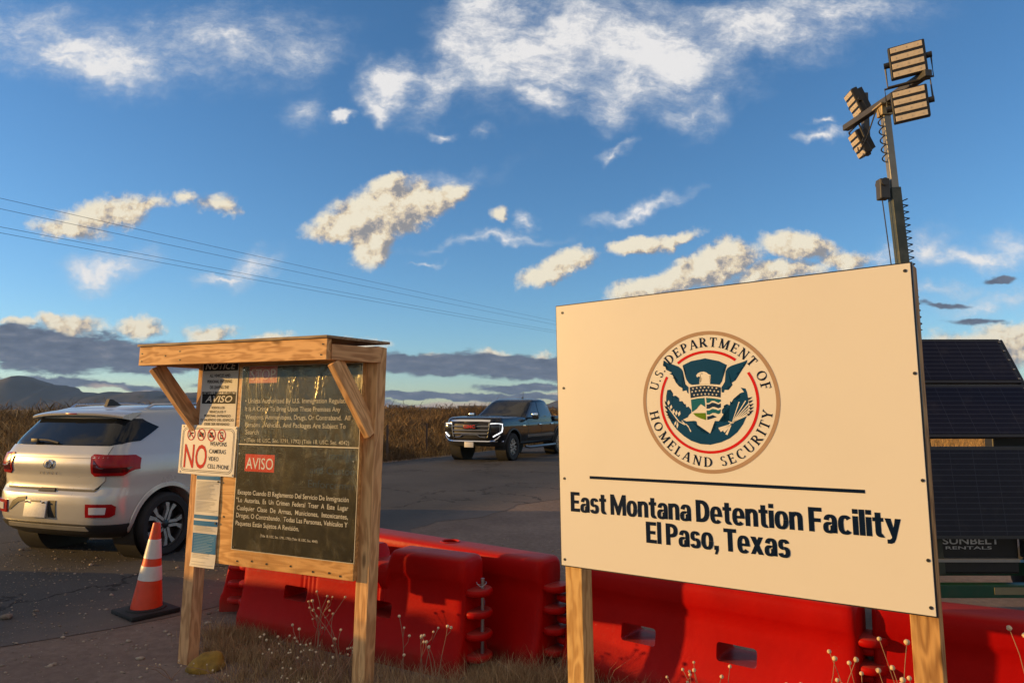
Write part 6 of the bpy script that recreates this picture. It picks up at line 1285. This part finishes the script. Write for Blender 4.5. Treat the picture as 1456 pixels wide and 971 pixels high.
for sg in (-1, 1):
    cy = Cb.uy
    bm = bmesh.new(); Cb.patch(bm, [(cy(1.62, 1.3, sg), 1.31), (cy(2.62, 1.3, sg), 1.30), (cy(2.0, 1.7, sg), 1.74), (cy(1.90, 1.78, sg), 1.79), (cy(1.62, 1.78, sg), 1.79)], .006, 12, 10); recalc(bm); part('front_side_window', bm, TGL, trk)
    bm = bmesh.new(); Cb.patch(bm, [(cy(.66, 1.3, sg), 1.32), (cy(1.55, 1.3, sg), 1.31), (cy(1.55, 1.78, sg), 1.79), (cy(.86, 1.78, sg), 1.79), (cy(.74, 1.7, sg), 1.72)], .006, 12, 10); recalc(bm); part('rear_side_window', bm, TGL, trk)
    bm = bmesh.new(); D.strip(bm, dens([(D.uy(2.62, 1.1, sg), 1.13), (D.uy(2.66, .5, sg), .52)]), .012, .003); D.strip(bm, dens([(D.uy(1.58, 1.1, sg), 1.13), (D.uy(1.58, .5, sg), .52)]), .012, .003); D.strip(bm, dens([(D.uy(.44, 1.1, sg), 1.13), (D.uy(.44, .5, sg), .52)]), .014, .003); part('door_seam', bm, RUBBER, trk)
    for y in (.72, 1.75):
        bm = bmesh.new(); p = D.P(D.uy(y, 1.07, sg), 1.07); box(bm, p + Vector((sg * .02, 0, 0)), (.035, .20, .045), bevel=.012); part('door_handle', bm, CHROME, trk)
    bm = bmesh.new(); D.patch(bm, [(D.uy(.50, .7, sg), .68), (D.uy(2.72, .7, sg), .68), (D.uy(2.72, .77, sg), .765), (D.uy(.50, .77, sg), .765)], .016, 16, 3, .02); recalc(bm); part('side_moulding', bm, mat('moulding_chrome', (.35, .35, .34), .25, .9), trk)
    bm = bmesh.new(); D.patch(bm, [(D.uy(2.86, 1.0, sg), 1.02), (D.uy(3.10, 1.0, sg), 1.04), (D.uy(3.05, 1.08, sg), 1.07), (D.uy(2.88, 1.08, sg), 1.065)], .012, 8, 4, .02); recalc(bm); part('fender_badge', bm, CHROME, trk)
    bm = bmesh.new(); tube(bm, [(sg * .98, 2.85, .40), (sg * 1.06, 2.72, .37), (sg * 1.06, .55, .37), (sg * .98, .42, .40)], .045, 8); part('running_board', bm, mat('step_chrome', (.22, .22, .22), .3, .8), trk)
    bm = bmesh.new(); box(bm, (sg * 1.15, 2.42, 1.34), (.20, .13, .20), bevel=.04); box(bm, (sg * 1.00, 2.47, 1.28), (.16, .05, .05), bevel=.01); mr = part('door_mirror', bm, BLACK, trk)
    bm = bmesh.new(); box(bm, (sg * 1.155, 2.50, 1.385), (.205, .06, .115), bevel=.025); part('mirror_cap', bm, CHROME, mr)
    for y in (0, 3.74):
        bm = bmesh.new(); lathe(bm, [(.502, 0), (.498, -.36), (0, -.365)], Matrix.Translation((sg * .96, y, .44)) @ Matrix.Rotation(R(90) * sg, 4, 'Y'), 44); part('wheel_arch_liner', bm, RUBBER, trk)
        wheel(trk, (sg * .87, y, .42), .42, .275, sg, 6, .62, .02)
        bm = bmesh.new(); prev = None
        for k in range(31):
            a = R(-5 + 190 * k / 30); cur = []
            for r_, o in ((.498, .004), (.503, .03), (.545, .028), (.555, .004)):
                yy_, z_ = y + r_ * math.cos(a), .44 + r_ * math.sin(a); z2_ = min(max(z_, .47), 1.13); p = D.P(D.uy(yy_, z2_, sg), z2_); cur.append(bm.verts.new((p.x + sg * o, yy_, z2_)))
            if prev:
                for j in range(3): bm.faces.new((prev[j], prev[j + 1], cur[j + 1], cur[j]))
            prev = cur
        recalc(bm); part('arch_lip', bm, BLACK, trk)
    # bed sides
    bm = bmesh.new(); box(bm, (sg * .91, -.37, 1.22), (.15, 1.46, .22), bevel=.03); part('bed_side', bm, TB_, trk)
    # lamps: C shaped running light round the headlamp
    fx_ = lambda x, z: sg * D.ux(x, z, True)
    bm = bmesh.new(); Q = lambda x, z: D.P(fx_(x, min(z, 1.13)), min(z, 1.13)) + Vector((0, .02, z - min(z, 1.13)))
    box(bm, Q(.80, 1.0) + Vector((0, -.03, 0)), (.28, .09, .26), Matrix.Rotation(R(-14 * sg), 3, 'Z'), .02); part('headlamp', bm, mat('headlamp_dark', (.03, .03, .033), .12, .3), trk)
    DRL = mat('running_light', (.9, .92, .95), .3, var=.0, emit=((.95, .98, 1.0), .9))
    bm = bmesh.new(); Qn = lambda x, z: D.P(fx_(x, z), z) + D.N(fx_(x, z), z) * (-.03 if (D.N(fx_(x, z), z).y < 0) else .03)
    pts = [Qn(.66, 1.12), Qn(.78, 1.125), Qn(.88, 1.12), Qn(.945, 1.11), Qn(.955, 1.0), Qn(.945, .90), Qn(.88, .84), Qn(.80, .79), Qn(.74, .75)]
    tube(bm, pts, .020, 6); part('running_light', bm, DRL, trk)
    bm = bmesh.new(); pts = [Q(.93, .78), Q(.86, .69), Q(.78, .645)]; tube(bm, [p + Vector((0, .02, 0)) for p in pts], .02, 6); part('air_curtain_trim', bm, CHROME, trk)
# tailgate and bed front
bm = bmesh.new(); box(bm, (0, -1.115, 1.22), (1.68, .06, .22), bevel=.02); part('tailgate', bm, TB_, trk)
# grille: dark opening, chrome frame, bars, red letters
gy = 4.70
bm = bmesh.new(); a = [(D.ux(.60, .68, True), .68), (5, .68), (5, 1.12), (D.ux(.64, 1.12, True), 1.12)]; D.patch(bm, a, .012, 10, 6); D.patch(bm, [(-u, z) for u, z in a], .012, 10, 6); recalc(bm); gr_ = part('grille', bm, BLACK, trk)
GCH = mat('grille_chrome', (.26, .26, .26), .22, .9)
def bar(pts, r_, m_=GCH, name='grille_bar', par=gr_, o=.03):
    bm = bmesh.new(); tube(bm, [D.P(math.copysign(D.ux(abs(x), min(z, 1.13), True), x if x else 1), min(z, 1.13)) + Vector((0, o, z - min(z, 1.13))) for x, z in pts], r_, 6); return part(name, bm, m_, par)
for z, hw in ((1.045, .62), (.93, .60), (.83, .58)): bar([(-hw, z), (-.3, z), (0, z), (.3, z), (hw, z)], .024)
bar([(-.52, .72), (-.33, .74), (-.25, .80), (0, .80), (.25, .80), (.33, .74), (.52, .72)], .018)
bar([(-.66, 1.19), (-.35, 1.20), (0, 1.20), (.35, 1.20), (.66, 1.19)], .062, CHROME, 'chrome_top_bar', trk, .0)
bar([(-.95, .60), (-.72, .615), (-.60, .60), (0, .60), (.60, .60), (.72, .615), (.95, .60)], .030, CHROME, 'bumper_chrome', trk, .03)
for sg in (-1, 1): bar([(sg * .64, 1.16), (sg * .63, .98), (sg * .59, .74), (sg * .56, .70)], .022, GCH, 'grille_frame', gr_, .03)
bm = bmesh.new(); box(bm, (0, 4.735, 1.045), (.46, .04, .15), bevel=.03); bdg = part('grille_badge', bm, BLACK, gr_)
FM = Matrix.Translation((0, 4.757, .998)) @ Matrix(((-1, 0, 0, 0), (0, 0, 1, 0), (0, 1, 0, 0), (0, 0, 0, 1)))
put_text('badge_lettering', [('GMC', -.195, .195, 0, .098, .03, 0)], FM, mat('badge_red', (.5, .02, .02), .3), bdg)
bm = bmesh.new(); a = [(D.uy(4.3, .5), .465), (5, .465), (5, .565), (D.uy(4.3, .55), .565)]; D.patch(bm, a, .016, 14, 4, .03); D.patch(bm, [(-u, z) for u, z in a], .016, 14, 4, .03); recalc(bm); part('lower_bumper', bm, mat('bumper_dark', (.016, .016, .016), .7), trk)
bm = bmesh.new(); box(bm, (.0, 4.768, .51), (.31, .012, .16), bevel=.004); part('licence_plate', bm, PLATEM, trk)
bm = bmesh.new(); prism(bm, [(-.09, 0), (.09, 0), (-.05, .07)], -.02, .02, Matrix.Translation((0, .95, 1.915)) @ Matrix(((0, 0, 1, 0), (1, 0, 0, 0), (0, 1, 0, 0), (0, 0, 0, 1)))); recalc(bm); part('antenna_fin', bm, BLACK, trk)
bm = bmesh.new(); tube(bm, [(-.80, 2.80, 1.30), (-.80, 2.60, 2.12)], .006, 5); part('whip_antenna', bm, BLACK, trk)
